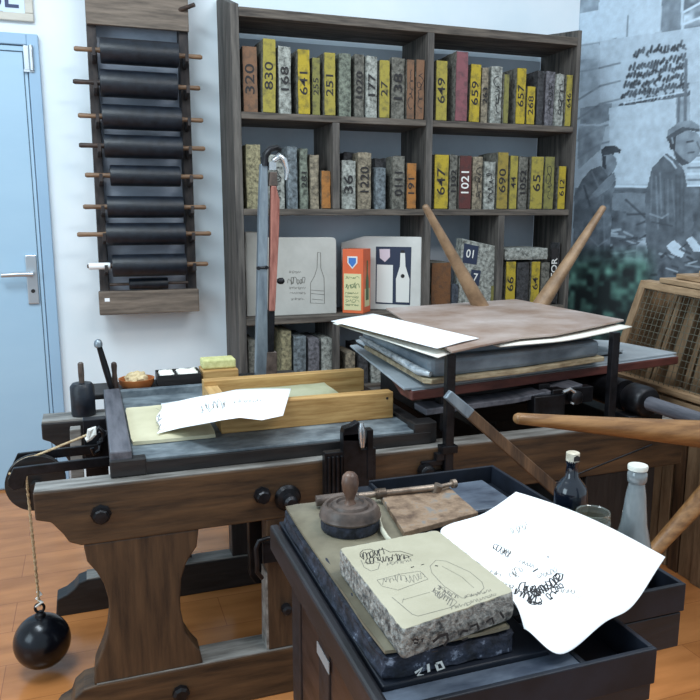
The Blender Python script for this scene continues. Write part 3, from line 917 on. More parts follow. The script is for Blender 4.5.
# leaning slab with dark prints
def leaning():
    t = thing('leaning_slab', 'light stone slab with dark square prints leaning to the right on the third shelf', 'stone slab', (onY(478, 300, 3.43).x, 3.45, Z3))
    c = [onY(457.5, 306, 3.42), onY(489, 312, 3.42), onY(502, 247.5, 3.42), onY(462.5, 238.5, 3.42)]
    c[0].z = Z3 + .004; c[1].z = Z3 + .004
    b = MB()
    b.prism([(p.x, p.z) for p in c], 'Y', 3.42, 3.49)
    b.build('slab_block', stone_mat('lgt', False), t, bevel=.004)
    U = (c[1] - c[0]); W = (c[3] - c[0])
    def P(u, v):
        p = c[0] * (1 - u) * (1 - v) + c[1] * u * (1 - v) + c[2] * u * v + c[3] * (1 - u) * v
        return (p.x, 3.4185, p.z)
    for (u0, u1, v0, v1, s) in ((.05, .42, .66, .94, '01'), (.30, .56, .34, .58, '7')):
        pr = MB()
        ps = [P(u0, v0), P(u1, v0), P(u1, v1), P(u0, v1)]
        pr.prism([(p[0], p[2]) for p in ps], 'Y', 3.4188, 3.4205)
        pb = pr.build('dark_print', M['navy'], t)
        m = P((u0 + u1) / 2, (v0 + v1) / 2)
        text_on('white_figures', s, .06, (m[0], 3.4183, m[2]), (math.pi / 2, math.radians(8), 0), M['whiteP'], t, .9)
    return t
leaning()
a = onY(449, 300, 3.41); b = onY(460, 300, 3.41)
o = tag(link('dark_block', stone_mesh(onY(452, 300, 3.41).x, onY(459, 300, 3.41).x, 3.41, 3.6, Z3 + .001, onY(456, 284, 3.41).z), stone_mat('dkb', False), smooth=50), 'small dark blue block at the foot of the leaning slab', 'printing stone')

# ------------------------------------------------------------------ big slabs and the carton on the third shelf
def slab_with_bottle():
    Yf = 3.46
    a = onY(264, 280, Yf).x; b = onY(336.5, 280, Yf).x; zt = onY(305, 237.5, Yf).z
    t = thing('drawn_slab', 'large pale stone slab with a drawn bottle and script, left on the third shelf', 'stone slab', ((a + b) / 2, Yf, Z3))
    pts = [(a, Z3 + .001), (b, Z3 + .001), (b, zt - .018), (b - .006, zt - .005), (b - .02, zt), (a, zt + .002)]
    MB().prism(pts, 'Y', Yf, Yf + .06).build('slab_block', M['boxgrey'], t, bevel=.004)
    d = MB()
    L = lambda pp, w=.0022: d.ribbon([(onY(x, y, Yf).x, Yf - .0008, onY(x, y, Yf).z) for x, y in pp], w, (0, 1, 0))
    L([(317.5, 252.5), (320.5, 252.5), (320.7, 268), (324, 278), (324.5, 303.5), (310.5, 303), (310.5, 283), (314.5, 276), (317, 268), (317.5, 252.5)], .003)
    L([(311, 290), (324, 291)]); L([(311, 293.5), (324, 294.5)]); L([(312, 299), (323, 300)])
    L(scrib((288, 281), (305, 281), 6, 6, 4), .003)
    L(scrib((289, 272), (301, 272), 2, 7, 5), .0012)
    L(scrib((289, 288), (306, 288), 2, 9, 6), .0012)
    L(scrib((290, 293), (306, 293), 2, 9, 7), .0012)
    L(scrib((291, 299), (304, 299), 2, 7, 8), .0012)
    d.build('drawing', M['inkSoft'], t)
    # darker slab behind it at the left
    a2 = .70; b2 = a - .004
    z2 = onY(250, 232, 3.5).z
    tag(link('plain_slab', stone_mesh(a2, b2, 3.50, 3.56, Z3 + .001, z2, 5), M['boxgrey'], smooth=50), 'plain grey slab at the far left of the third shelf behind the iron bar', 'stone slab')
slab_with_bottle()

def slab_with_panel():
    A = onY(341, 300, 3.63); B = onY(424.5, 300, 3.412)
    A.z = B.z = 0
    dv = (B - A).normalized(); nn = Vector((dv.y, -dv.x, 0))
    if nn.y > 0:
        nn = -nn
    def W(x, y, off=0.0):
        r_ = ray(x, y)
        return CAM + r_ * ((A + nn * off - CAM).dot(nn) / r_.dot(nn))
    def flat(pts, o0, o1, name, m, bevel=0):
        """outline on the slab plane given thickness from o0 (front) to o1 (back)"""
        b_ = MB(); n = len(pts)
        b_.add([p + nn * o0 for p in pts] + [p + nn * o1 for p in pts], [tuple(range(n)), tuple(range(2 * n - 1, n - 1, -1))] + [(k, k + n, (k + 1) % n + n, (k + 1) % n) for k in range(n)])
        return b_.build(name, m, t, bevel=bevel)
    zt = W(400, 237).z
    L_ = (B - A).length
    P = lambda s, z: A + dv * s + Vector((0, 0, z))
    t = thing('printed_slab', 'large pale slab printed with a navy panel and white bottle behind the orange carton', 'stone slab', (A + B) / 2 + Vector((0, 0, Z3)))
    flat([P(0, Z3 + .001), P(L_, Z3 + .001), P(L_, zt - .006), P(L_ - .004, zt), P(.12, zt + .004), P(0, zt - .03)], 0, -.04, 'slab_block', M['boxwhite'], .004)
    Q_ = lambda pp: [W(x, y) for x, y in pp]
    flat(Q_([(376, 246.5), (411.5, 247), (410, 305), (375.5, 303.5)]), .0012, -.001, 'navy_panel', M['navy'])
    flat(Q_([(377, 264.5), (393, 265), (392.5, 303), (376.5, 302)]), .0022, .001, 'white_print', M['whiteP'])
    flat(Q_([(400.5, 253), (405, 253), (405.5, 266), (409.5, 279), (409, 302.5), (396, 302), (396, 279), (400, 266)]), .0022, .001, 'bottle_print', M['whiteP'])
    flat(Q_([(379.5, 249), (390, 249), (390, 257), (385, 262), (380, 258)]), .0022, .001, 'shield_print', M['pinkP'])
    c = W(402.7, 276)
    flat([c + dv * (.010 * math.cos(a_)) + Vector((0, 0, .010 * math.sin(a_))) for a_ in [k * math.pi / 9 for k in range(18)]], .0032, .002, 'black_dot', M['ink'])
    c = W(402.8, 251.5)
    flat([c + dv * a_ + Vector((0, 0, b_)) for a_, b_ in ((-.009, -.006), (.009, -.006), (.009, .006), (-.009, .006))], .0032, .002, 'black_cap', M['ink'])
slab_with_panel()

def carton():
    Yf = 3.40
    a = onY(344, 285, Yf); b = onY(363.5, 285, Yf)
    W = b.x - a.x; zt = onY(352, 249.5, Yf).z
    D = .100
    t = thing('orange_carton', 'tall orange bottle carton with a blue shield and cream label on the third shelf', 'box', (a.x + W / 2, Yf + D / 2, Z3))
    ang = math.radians(-40)
    R = Matrix.Rotation(ang, 4, 'Z')
    o0 = Vector((b.x, Yf + .004, 0))
    def T(u, v, z):           # u to the left along the front, v depth
        p = o0 + (R @ Vector((u, v, 0)))
        return (p.x, p.y, z)
    Wf = W / .926
    D = Wf
    def blk(u0, u1, v0, v1, z0, z1, name, m):
        bb = MB()
        bb.add([T(u0, v0, z0), T(u1, v0, z0), T(u1, v1, z0), T(u0, v1, z0), T(u0, v0, z1), T(u1, v0, z1), T(u1, v1, z1), T(u0, v1, z1)],
               [(0, 1, 5, 4), (1, 2, 6, 5), (2, 3, 7, 6), (3, 0, 4, 7), (0, 3, 2, 1), (4, 5, 6, 7)])
        return bb.build(name, m, t, bevel=.0015 if name == 'carton_body' else 0)
    H = zt - Z3
    blk(-Wf, 0, 0, D, Z3 + .001, zt, 'carton_body', M['orange'])
    blk(-Wf * .93, -Wf * .1, -.0012, .001, Z3 + H * .05, Z3 + H * .62, 'front_label', M['label'])
    s = MB(); zc = Z3 + H * .80
    u = -Wf * .52
    pts = [(-.026, .028), (.026, .028), (.026, -.004), (0, -.034), (-.026, -.004)]
    def shield(k, off, name, m):
        bb = MB()
        fr_ = [T(u + x * k, -off, zc + z * k) for x, z in pts]; bk = [T(u + x * k, .0005, zc + z * k) for x, z in pts]
        bb.add(fr_ + bk, [(0, 1, 2, 3, 4), (9, 8, 7, 6, 5)] + [(i, i + 5, (i + 1) % 5 + 5, (i + 1) % 5) for i in range(5)])
        bb.build(name, m, t)
    shield(1, .0012, 'shield_border', M['whiteP']); shield(.74, .0022, 'shield', M['blueP'])
    d = MB()
    for i, (fz, hh, n) in enumerate(((.56, .010, 4), (.43, .030, 5), (.32, .008, 6), (.26, .008, 6), (.2, .012, 4), (.13, .008, 6))):
        pp = scrib((-Wf * .85, 0), (-Wf * .2, 0), hh, n, 20 + i)
        d.ribbon([T(x, -.0018, Z3 + H * fz - y) for x, y in pp], .003 if hh > .02 else .0016, R @ Vector((0, 1, 0)))
    d.build('label_script', M['greenG'], t)
    # side picture
    bb = MB()
    def side(pts2, off, name, m):
        b2 = MB()
        n = len(pts2)
        b2.add([T(off, v, z) for v, z in pts2] + [T(-.0005, v, z) for v, z in pts2], [tuple(range(n)), tuple(range(2 * n - 1, n - 1, -1))] + [(i, i + n, (i + 1) % n + n, (i + 1) % n) for i in range(n)])
        b2.build(name, m, t)
    side([(D * .2, Z3 + H * .1), (D * .85, Z3 + H * .1), (D * .85, Z3 + H * .38), (D * .2, Z3 + H * .38)], .0010, 'side_label', M['label'])
    side([(D * .34, Z3 + H * .2), (D * .7, Z3 + H * .2), (D * .7, Z3 + H * .5), (D * .57, Z3 + H * .62), (D * .57, Z3 + H * .82), (D * .46, Z3 + H * .82), (D * .46, Z3 + H * .62), (D * .34, Z3 + H * .5)], .002, 'bottle_print', M['greenG'])
carton()

# ================================================================== LITHOGRAPHIC PRESS
pr = thing('star_wheel_press', 'long dark wooden lithographic press with iron fittings and long spoked star wheels', 'printing press', (1.0, 2.15, 0))
NY0, NY1, RY0, RY1 = 1.80, 1.872, 2.43, 2.502
ZB, ZT = .512, .658
def xz(x, y, Y=NY0):
    p = onY(x, y, Y)
    return (p.x, p.z)
# near side beam with scrolled end
prof = [(1.76, ZB), (1.76, ZT), (-.157, ZT), (-.156, .590), (-.122, .580), (-.098, .548), (-.085, .524), (-.058, ZB)]
nb = MB().prism(prof, 'Y', NY0, NY1).build('side_beam', M['woodX'], pr, bevel=.004)
MB().box(-.155, 1.76, NY0 + .002, NY1 - .002, ZT - .001, ZT + .003).build('worn_top_edge', M['woodTop'], nb, bevel=.001)
for (x, y, r) in ((101, 514, .019), (262, 495, .018)):
    p = onY(x, y, NY0)
    MB().lathe([(r * 1.3, 0), (r * 1.3, -.004), (r, -.005), (r, -.022), (r * .82, -.027), (r * .2, -.028)], (p.x, NY0, p.z), 'Y', 8).build('bolt', M['iron'], nb, smooth=30)
p = onY(287, 497, NY0)
MB().lathe([(.034, 0), (.036, -.008), (.030, -.018), (.018, -.022), (.018, -.045), (.012, -.052)], (p.x, NY0, p.z), 'Y', 20).build('bolt', M['iron'], nb, smooth=30)
p = onY(380, 490, NY0)
MB().lathe([(.026, 0), (.027, -.008), (.016, -.022), (.01, -.04)], (p.x, NY0, p.z), 'Y', 20).build('bolt', M['iron'], nb, smooth=30)
# iron latch at the beam right of the clamp
a = onY(424, 470, NY0)
l = MB()
l.lathe([(.022, 0), (.022, -.03), (.014, -.036)], (a.x, NY0, a.z), 'Y', 16)
l.box(a.x - .012, a.x + .085, NY0 - .012, NY0, a.z + .012, a.z + .028)
l.box(a.x + .028, a.x + .07, NY0 - .02, NY0, a.z + .028, a.z + .05)
l.box(a.x, a.x + .09, NY0 - .02, NY0, a.z - .02, a.z - .004)
l.build('latch', M['iron'], pr, bevel=.002)
# rear beam
prr = [(1.80, ZB), (1.80, ZT), (-.172, ZT), (-.172, .606), (-.150, .596), (-.120, .570), (-.106, .54), (-.09, ZB)]
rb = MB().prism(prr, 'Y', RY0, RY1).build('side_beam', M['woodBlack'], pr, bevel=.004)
MB().box(-.170, 1.80, RY0 + .002, RY1 + .03, ZT - .001, ZT + .006).build('worn_top_edge', M['woodTop'], rb, bevel=.001)
# near leg, waisted
lft = [(83.6, 545), (84, 549), (87, 562.6), (97, 573.7), (104, 585), (108.5, 600), (109.6, 618), (108, 634), (104, 648), (96, 668), (94, 684)]
rgt = [(199, 529), (197, 547.7), (190, 558), (185.7, 566), (181.5, 580), (180.5, 600), (181, 611), (185.7, 633), (193, 644), (200.5, 651.7), (203.5, 664)]
LP = [xz(*q) for q in lft]; RP = [xz(*q) for q in rgt]
LP[0] = (LP[0][0], ZB); RP[0] = (RP[0][0], ZB); LP[-1] = (LP[-1][0], .134); RP[-1] = (RP[-1][0], .134)
MB().prism(LP + RP[::-1], 'Y', NY0 + .004, NY1 - .006).build('leg', M['woodZ'], pr, bevel=.004)
dx = .075
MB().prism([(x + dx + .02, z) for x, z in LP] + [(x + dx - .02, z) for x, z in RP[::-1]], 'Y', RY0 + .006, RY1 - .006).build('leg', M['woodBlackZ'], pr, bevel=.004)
# near foot beam with scroll ends
fp = [(1.70, .0), (1.70, .134), (-.045, .134), (-.075, .130), (-.098, .112), (-.108, .085), (-.135, .072), (-.150, .05), (-.152, 0)]
fb = MB().prism(fp, 'Y', NY0, NY1 + .018).build('foot_beam', M['woodX'], pr, bevel=.004)
MB().box(-.045, 1.69, NY0 + .001, NY1 + .016, .133, .137).build('worn_top_edge', M['woodTop'], fb, bevel=.001)
p = onY(173, 695, NY0)
MB().lathe([(.022, 0), (.022, -.014), (.015, -.020)], (.16, NY0, .068), 'Y', 8).build('bolt', M['iron'], fb, smooth=30)
z = lambda x, y: onY(x, y, RY0).z
fr_ = [(1.75, 0), (1.75, .115), (-.07, .115), (-.095, .108), (-.11, .09), (-.135, .072), (-.165, .062), (-.172, 0)]
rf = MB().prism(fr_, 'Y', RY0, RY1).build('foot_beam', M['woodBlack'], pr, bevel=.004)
MB().box(-.07, 1.74, RY0 + .001, RY1 - .001, .114, .118).build('worn_top_edge', M['woodTop'], rf, bevel=.001)
# second pair of legs
x0 = onY(268, 577, NY0).x
MB().box(x0, x0 + .20, NY0 + .004, NY1 - .004, .137, ZB).build('leg', M['woodZ'], pr, bevel=.003)
MB().box(x0 + .015, x0 + .20, RY0 + .004, RY1 - .004, .118, ZB).build('leg', M['woodBlackZ'], pr, bevel=.003)
MB().prism([(x0 - .006, .137), (x0, .137), (x0, .36), (x0 - .003, .36)], 'Y', NY0 + .006, NY1 - .006).build('lit_leg_edge', M['woodTop'], pr)  # pale strip puts the light on the leg's left edge into its colour
a = onY(249, 530, 1.92).x; b = onY(270, 530, 1.92).x
MB().prism([(a, .60), (a, .30), (a + .015, .275), (b + .02, .275), (b + .02, .60)], 'Y', 1.92, 1.95).build('hanging_iron_plate', M['iron'], pr, bevel=.002)
k = MB()
k.tube([onY(257, 560, 1.78), onY(256, 548, 1.78), onY(259, 541, 1.78), onY(268, 538, 1.78), onY(279, 539, 1.78)], .006, 10)
k.tube([onY(257, 560, 1.78), onY(257, 572, 1.78), onY(262, 578, 1.79)], .006, 10)
k.box(.385, .50, 1.785, 1.80, .40, .455)
k.build('pedal_hook', M['iron'], pr, smooth=40)
p = onY(287, 610, 1.79)
MB().lathe([(.014, .01), (.014, -.012), (.008, -.016)], (p.x, 1.795, p.z), 'Y', 12).build('bolt', M['iron'], pr, smooth=30)
# far right legs and cross pieces under the roller axle
MB().box(1.40, 1.66, NY0 + .004, NY1 - .004, .137, ZB).build('leg', M['woodBlackZ'], pr, bevel=.003)
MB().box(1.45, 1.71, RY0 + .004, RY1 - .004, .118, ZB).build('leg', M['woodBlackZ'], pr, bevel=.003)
for xx in (.06, 1.15, 1.68):
    MB().box(xx, xx + .07, NY1, RY0, .535, .62).build('cross_rail', M['woodBlack'], pr, bevel=.003)
MB().box(.46, .53, NY1, RY0, .52, .58).build('cross_rail', M['woodBlack'], pr, bevel=.003)
# lower board between the sides at the right (keeps the floor hidden there)
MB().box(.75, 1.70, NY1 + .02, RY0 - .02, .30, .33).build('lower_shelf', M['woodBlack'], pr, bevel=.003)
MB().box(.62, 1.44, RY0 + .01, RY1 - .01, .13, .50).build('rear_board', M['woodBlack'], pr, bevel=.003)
# thin tie rod
MB().tube([onY(548, 486, 1.74), onY(652, 444.6, 1.74)], .0028, 10).build('tie_rod', M['iron'], pr, smooth=40)

# iron post at the rear left and the pulley assembly
a = onY(67, 430, 2.36); b = onY(84.5, 478, 2.36)
MB().prism([(a.x, .44), (b.x, .44), (b.x - .002, a.z), (a.x + .008, a.z)], 'Y', 2.36, 2.40).build('upright_post', M['woodTop'], pr, bevel=.002)
pf = MB()
zl = onY(60, 468, 2.06).z
pf.prism([(-.238, zl - .020), (-.222, zl + .012), (.10, zl + .020), (.10, zl - .010), (-.19, zl - .012), (-.20, zl - .045), (-.226, zl - .05), (-.238, zl - .035)], 'Y', 2.06, 2.072)
pf.prism([(-.238, zl - .020), (-.222, zl + .012), (.10, zl + .020), (.10, zl - .010), (-.19, zl - .012), (-.20, zl - .045), (-.226, zl - .05), (-.238, zl - .035)], 'Y', 2.188, 2.20)
pf.box(.078, .10, 2.06, 2.20, .56, ZT + .02)
pf.build('pulley_fork', M['iron'], pr, bevel=.002)
pc = onY(36, 482, 2.13)
MB().box(-.045, .018, 2.21, 2.25, .50, .715).build('end_plate', M['iron'], pr, bevel=.002)
wh = MB()
wh.lathe([(.012, -.05), (.012, -.016), (.078, -.014), (.078, -.007), (.070, -.003), (.070, .003), (.078, .007), (.078, .014), (.012, .016), (.012, .05)], (pc.x, 2.13, pc.z), 'Y', 40)
wh.build('pulley_wheel', M['woodBlack'], pr, smooth=40)
h = MB()
hk = onY(98, 436, 2.10)
h.tube([onY(94, 434, 2.11), onY(99, 428, 2.11), onY(104, 433, 2.11), onY(103, 441, 2.11), onY(98, 444, 2.11)], .007, 10)
h.tube([onY(108, 433, 2.11), onY(101, 440, 2.11), onY(100, 450, 2.11), onY(94, 454, 2.11), onY(92, 448, 2.11)], .006, 10)
h.box(-.004, .060, 2.12, 2.14, .60, .70)
h.build('iron_hook', M['iron'], pr, smooth=40)

# counterweight ball hanging from the twine
bx = onY(42, 637, 2.13)
R_ = .078
bw = thing('counterweight_ball', 'black iron counterweight ball hanging on twine just above the wooden floor', 'counterweight', (bx.x, 2.13, .018))
zc_ = .018 + R_
bx.z = zc_
MB().lathe([(R_ * math.sin(math.pi * i / 20) + 1e-4, -R_ * math.cos(math.pi * i / 20)) for i in range(21)], (bx.x, 2.13, zc_), 'Z', 40).build('ball', M['ironGloss'], bw, smooth=60)
e = MB()
e.lathe([(.016, 0), (.014, .008), (.006, .012), (.006, .016)], (bx.x, 2.13, zc_ + R_ - .002), 'Z', 16)
e.tube([(bx.x + .012 * math.cos(t), 2.13, zc_ + R_ + .024 + .014 * math.sin(t)) for t in [i * 2 * math.pi / 14 for i in range(15)]], .004, 8)
e.build('eye', M['iron'], bw, smooth=40)
xl_ = pc.x - .0705
rp = MB()
top = onY(27.5, 488, 2.108); bot = Vector((bx.x, 2.13, zc_ + R_ + .03))
for ph in (0, math.pi):
    rp.tube([top.lerp(bot, i / 40) + Vector((.0022 * math.cos(i * 1.4 + ph), .0022 * math.sin(i * 1.4 + ph), 0)) for i in range(41)], .0026, 6)
arc = [Vector((pc.x + .0735 * math.cos(math.radians(t)), 2.13, pc.z + .0735 * math.sin(math.radians(t)))) for t in range(150, 84, -6)]
end = onY(92, 433, 2.115)
rp.tube([top, top + Vector((0, 0, .03)), arc[0] + Vector((0, -.02, .002))] + arc + [arc[-1].lerp(end, .5), end], .0036, 8)
rp.build('twine', M['rope'], bw, smooth=40)
kn = MB()
kn.tube([onY(89, 438, 2.10), onY(90, 430, 2.095), onY(94, 428, 2.10), onY(94, 434, 2.095), onY(90, 438, 2.10), onY(86, 440, 2.10)], .0075, 8)
kn.build('cord_knot', M['ropeW'], bw, smooth=40)
kn = MB()
kn.tube([bot + Vector((-.010, 0, .0)), bot + Vector((.008, -.004, .012)), bot + Vector((-.006, .004, .022)), bot + Vector((.006, 0, .034)), bot + Vector((-.002, 0, .046))], .0045, 8)
kn.build('cord_knot', M['ropeW'], bw, smooth=40)

# press bed
BX0, BX1, BY0, BY1 = .020, .885, 1.838, 2.545
ZP = .702
bed = MB().box(BX0 + .05, BX1 - .015, BY0 + .004, BY1 - .03, ZT + .006, ZP - .012).build('bed', M['woodBlack'], pr, bevel=.003)
MB().box(BX0 + .055, BX1 - .04, BY0 + .004, BY1 - .03, ZP - .012, ZP).build('bed_plate', M['slate'], bed, bevel=.002)
MB().box(BX0, BX0 + .052, BY0, BY1, ZT + .004, .728).build('bed_side_rail', M['greyrail'], bed, bevel=.004)
MB().box(BX0 + .052, BX1, BY0 - .004, BY0 + .004, ZT + .004, ZP - .006).build('bed_front_rail', M['woodBlack'], bed, bevel=.002)
MB().box(BX0 - .002, BX0 + .085, BY0 - .006, BY0 + .03, ZT + .004, ZP + .004).build('corner_block', M['woodBlack'], bed, bevel=.004)
MB().box(BX1 - .04, BX1, BY0 + .004, BY1 - .03, ZT + .004, ZP + .012).build('bed_end_rail', M['woodBlack'], bed, bevel=.004)
MB().box(BX0 + .052, BX1, BY1 - .03, BY1, ZT + .004, .724).build('bed_back_rail', M['slate'], bed, bevel=.003)
p = onZ(430, 424, .70)
MB().box(BX1 - .05, BX1 + .02, BY0 - .002, BY0 + .05, ZT + .004, ZP + .022).build('corner_block', M['woodBlack'], bed, bevel=.004)

# clamp on the near beam
a = onY(325, 470, 1.775); b = onY(376, 470, 1.775)
c = MB()
zt_ = onY(350, 455, 1.775).z + .012
c.box(a.x, b.x, 1.775, 1.80, .520, zt_)
for i in range(4):
    c.box(a.x + .006 + i * .012, a.x + .012 + i * .012, 1.768, 1.776, .53, zt_ - .01)
c.box(onY(341, 450, 1.79).x, onY(359, 450, 1.79).x, 1.772, 1.80, .60, onY(350, 432, 1.79).z)
w1 = [xz(341.5, 432, 1.785), xz(343, 427, 1.785), xz(350, 425, 1.785), xz(356, 421, 1.785), xz(358.5, 421.5, 1.785), xz(359, 440, 1.785), xz(341.5, 440, 1.785)]
c.prism(w1, 'Y', 1.772, 1.80)
c.box(onY(365, 450, 1.79).x, onY(371, 450, 1.79).x, 1.772, 1.80, .60, onY(368, 428, 1.79).z)
clamp = c.build('clamp', M['iron'], pr, bevel=.002)
s0 = onY(362.5, 447, 1.765); s1 = onY(361.5, 423, 1.765)
MB().tube([s0, s0.lerp(s1, .35), s0.lerp(s1, .75), s1], [.006, .0095, .0095, .005], 12).build('clamp_handle', M['steelLt'], clamp, smooth=40)

# axle, bearings, star wheels
AX, AZ = 1.607, .728
MB().tube([(AX, 1.30, AZ), (AX, 2.72, AZ)], .022, 20).build('axle', M['greyrail'], pr, smooth=40)
MB().lathe([(.050, 1.90), (.050, 2.40)], (AX, 0, AZ), 'Y', 30).build('roller_drum', M['iron'], pr, smooth=40)
for y in (1.835, 2.465):
    b = MB()
    b.lathe([(.03, y - .045), (.042, y - .043), (.050, y - .03), (.050, y + .03), (.042, y + .043), (.03, y + .045)], (AX, 0, AZ), 'Y', 28)
    b.box(AX - .065, AX + .065, y - .034, y + .034, ZT + .004, ZT + .03)
    b.build('bearing', M['iron'], pr, bevel=.003, smooth=40)
def star(y, angs, L, mt, name):
    hub = MB().lathe([(.025, y - .05), (.062, y - .045), (.075, y - .028), (.075, y + .028), (.062, y + .045), (.025, y + .05)], (AX, 0, AZ), 'Y', 32).build('star_wheel', M['iron'], pr, smooth=40)
    for i, dg in enumerate(angs):
        t = math.radians(dg)
        l = L[i] if hasattr(L, '__len__') else L
        d = Vector((math.cos(t), 0, math.sin(t)))
        c0 = Vector((AX, y, AZ))
        n = 10
        path = [c0 + d * (.05 + (l - .05) * k / n) for k in range(n + 1)] + [c0 + d * (l + .006), c0 + d * (l + .009)]
        sc_ = .66 if 215 < dg < 225 else 1
        rad = [(.052 - .037 * (k / n) ** .75) * sc_ for k in range(n + 1)] + [.012, .006]
        MB().tube(path, rad, 16, .85).build('spoke', mt, hub, smooth=50)
hub_f = onY(510, 353, 2.6)
def ang(tip, y):
    q = onY(tip[0], tip[1], y)
    return math.degrees(math.atan2(q.z - AZ, q.x - AX)), math.hypot(q.z - AZ, q.x - AX)
a1, l1 = ang((425.5, 207), 2.62); a2, l2 = ang((603, 208), 2.62)
star(2.62, [a1, a2, -58, -122], [l1, l2, .66, .66], M['spoke'], 'far')
a3, l3 = ang((518, 418.5), 1.40)
star(1.40, [a3, 221, 268, 318, 8, 58], [l3, .70, .62, .70, .70, .70], M['spokeN'], 'near')

# support posts and the scraper box that carry the boards
PZ = .925
for (px, y) in ((451, 1.776), (613, 1.812)):
    PZ = .925 if px < 500 else .952
    x = onY(px, 400, y).x
    MB().box(x - .013, x + .013, y, y + .022, .55 if px < 500 else ZT + .004, PZ).build('support_post', M['iron'], pr, bevel=.002)
    if px < 500:
        MB().box(x - .024, x + .024, y - .004, y + .03, ZT - .012, ZT + .010).build('post_collar', M['iron'], pr, bevel=.002)
SBX = MB()
SBX.prism([(.93, .70), (1.36, .70), (1.40, .74), (1.40, .772), (.93, .772)], 'Y', 2.0, 2.34)
SBX.build('scraper_box', M['woodBlack'], pr, bevel=.005)
MB().prism([(.90, .724), (1.20, .736), (1.44, .762), (1.44, .778), (1.20, .752), (.90, .744)], 'Y', 1.90, 1.985).build('bowed_strap', M['greyrail'], pr, bevel=.003)
for y in (1.93, 2.36):
    MB().box(.96, 1.0, y, y + .035, ZT + .004, .7805).build('bridge_post', M['iron'], pr, bevel=.002)
    MB().box(1.30, 1.34, y, y + .035, ZT + .004, .7805).build('bridge_post', M['iron'], pr, bevel=.002)
f = MB()
p = onY(560, 398, 1.88)
f.box(p.x - .09, p.x + .02, 1.88, 1.92, ZT + .004, .755)
f.lathe([(.022, 0), (.022, -.02), (.012, -.026)], (p.x + .05, 1.88, p.z), 'Y', 14)
f.box(p.x - .02, p.x + .13, 1.89, 1.93, .72, .770)
f.tube([onY(566, 392, 1.87), onY(572, 390, 1.87), onY(577, 396, 1.87)], .007, 8)
f.build('adjusting_screw_block', M['iron'], pr, bevel=.003, smooth=40)
f = MB()
f.tube([onY(563, 392, 1.865), onY(570, 389, 1.865), onY(577, 394, 1.865)], .0055, 8)
f.tube([onY(572, 404, 1.865), onY(575, 398, 1.865)], .0065, 8)
f.build('bright_screw', M['steelLt'], pr, smooth=40)

# dark pull lever with iron shoe leaning on the press
A_ = onY(447, 394, 1.67); B_ = onY(470, 414, 1.66); D_ = onY(567, 500, 1.62)
lv = thing('pull_lever', 'dark brown flat wooden lever with iron shoe leaning diagonally before the press beam', 'lever', (D_.x, 1.60, .30))
d = (D_ - A_).normalized(); nrm = Vector((d.z, 0, -d.x)).normalized()
def bar(p, q, w0, w1, th, name, m, yo=0):
    b = MB()
    vs = []
    for c_, w_ in ((p, w0), (q, w1)):
        for yy in (-th / 2, th / 2):
            for s_ in (-1, 1):
                v = c_ + nrm * w_ / 2 * s_
                vs.append((v.x, v.y + yy + yo, v.z))
    b.add(vs, [(0, 1, 3, 2), (4, 6, 7, 5), (0, 4, 5, 1), (2, 3, 7, 6), (0, 2, 6, 4), (1, 5, 7, 3)])
    return b.build(name, m, lv, bevel=.003)
E_ = D_ + d * .36
bar(B_, E_, .029, .036, .014, 'lever_bar', M['crateDk'])
bar(A_, B_, .026, .030, .018, 'iron_shoe', M['steel'])

# ------------------------------------------------------------------ things lying on the press bed
o = stone_mesh(.078, .30, 1.955, 2.33, ZP + .0005, ZP + .012, 8, .0008, 3)
tag(link('ivory_stone', o, M['creamYellow'], smooth=50), 'thin ivory printing stone under the long printed sheet, left on the press bed', 'printing stone')
wf = thing('wooden_chase', 'yellow pine frame of two long rails lying on the grey press bed', 'wooden frame', (.58, 2.1, ZP))
MB().box(.318, .832, 1.985, 2.028, ZP + .0005, ZP + .080).build('long_rail', M['pine'], wf, bevel=.002)
MB().box(.318, .858, 2.305, 2.345, ZP + .0005, ZP + .082).build('long_rail', M['pine'], wf, bevel=.002)
MB().box(.318, .362, 2.030, 2.303, ZP + .0005, ZP + .066).build('cross_rail', M['pineY'], wf, bevel=.002)
MB().lathe([(.004, 0), (.004, -.001)], (.812, 1.9845, ZP + .062), 'Y', 10).build('nail_hole', M['ink'], wf)
o = stone_mesh(.42, .71, 2.05, 2.28, ZP + .0005, ZP + .058, 6, .001, 9)
tag(link('pale_green_stone', o, M['creamB'], smooth=50), 'pale green grey stone lying between the two pine rails on the press bed', 'printing stone')

def patch(railA, railB, nu, nv, bulge=None):
    """surface between two rails of world points; v runs along the rails, u across"""
    def samp(r, t):
        n = len(r) - 1
        i = min(int(t * n), n - 1)
        f_ = t * n - i
        p = [Vector(q) for q in r]
        p0 = p[max(i - 1, 0)]; p1 = p[i]; p2 = p[i + 1]; p3 = p[min(i + 2, n)]
        return .5 * ((2 * p1) + (p2 - p0) * f_ + (2 * p0 - 5 * p1 + 4 * p2 - p3) * f_ ** 2 + (3 * p1 - p0 - 3 * p2 + p3) * f_ ** 3)
    g = []
    for j in range(nv + 1):
        a_ = samp(railA, j / nv); b_ = samp(railB, j / nv)
        row = []
        for i in range(nu + 1):
            u = i / nu
            p_ = a_.lerp(b_, u)
            if bulge:
                p_ = p_ + Vector((0, 0, bulge(u, j / nv)))
            row.append(p_)
        g.append(row)
    return g

def sheet_obj(name, g, m, parent=None, th=.0006):
    b = MB()
    nv = len(g) - 1; nu = len(g[0]) - 1
    vs = [p for r in g for p in r]
    fs = [(j * (nu + 1) + i, j * (nu + 1) + i + 1, (j + 1) * (nu + 1) + i + 1, (j + 1) * (nu + 1) + i) for j in range(nv) for i in range(nu)]
    b.add(vs, fs)
    o = b.build(name, m, parent, smooth=60)
    if o.data.polygons[0].normal.z < 0:
        o.data.flip_normals()
    s = o.modifiers.new('solid', 'SOLIDIFY')
    s.thickness = th
    s.offset = -1
    return o

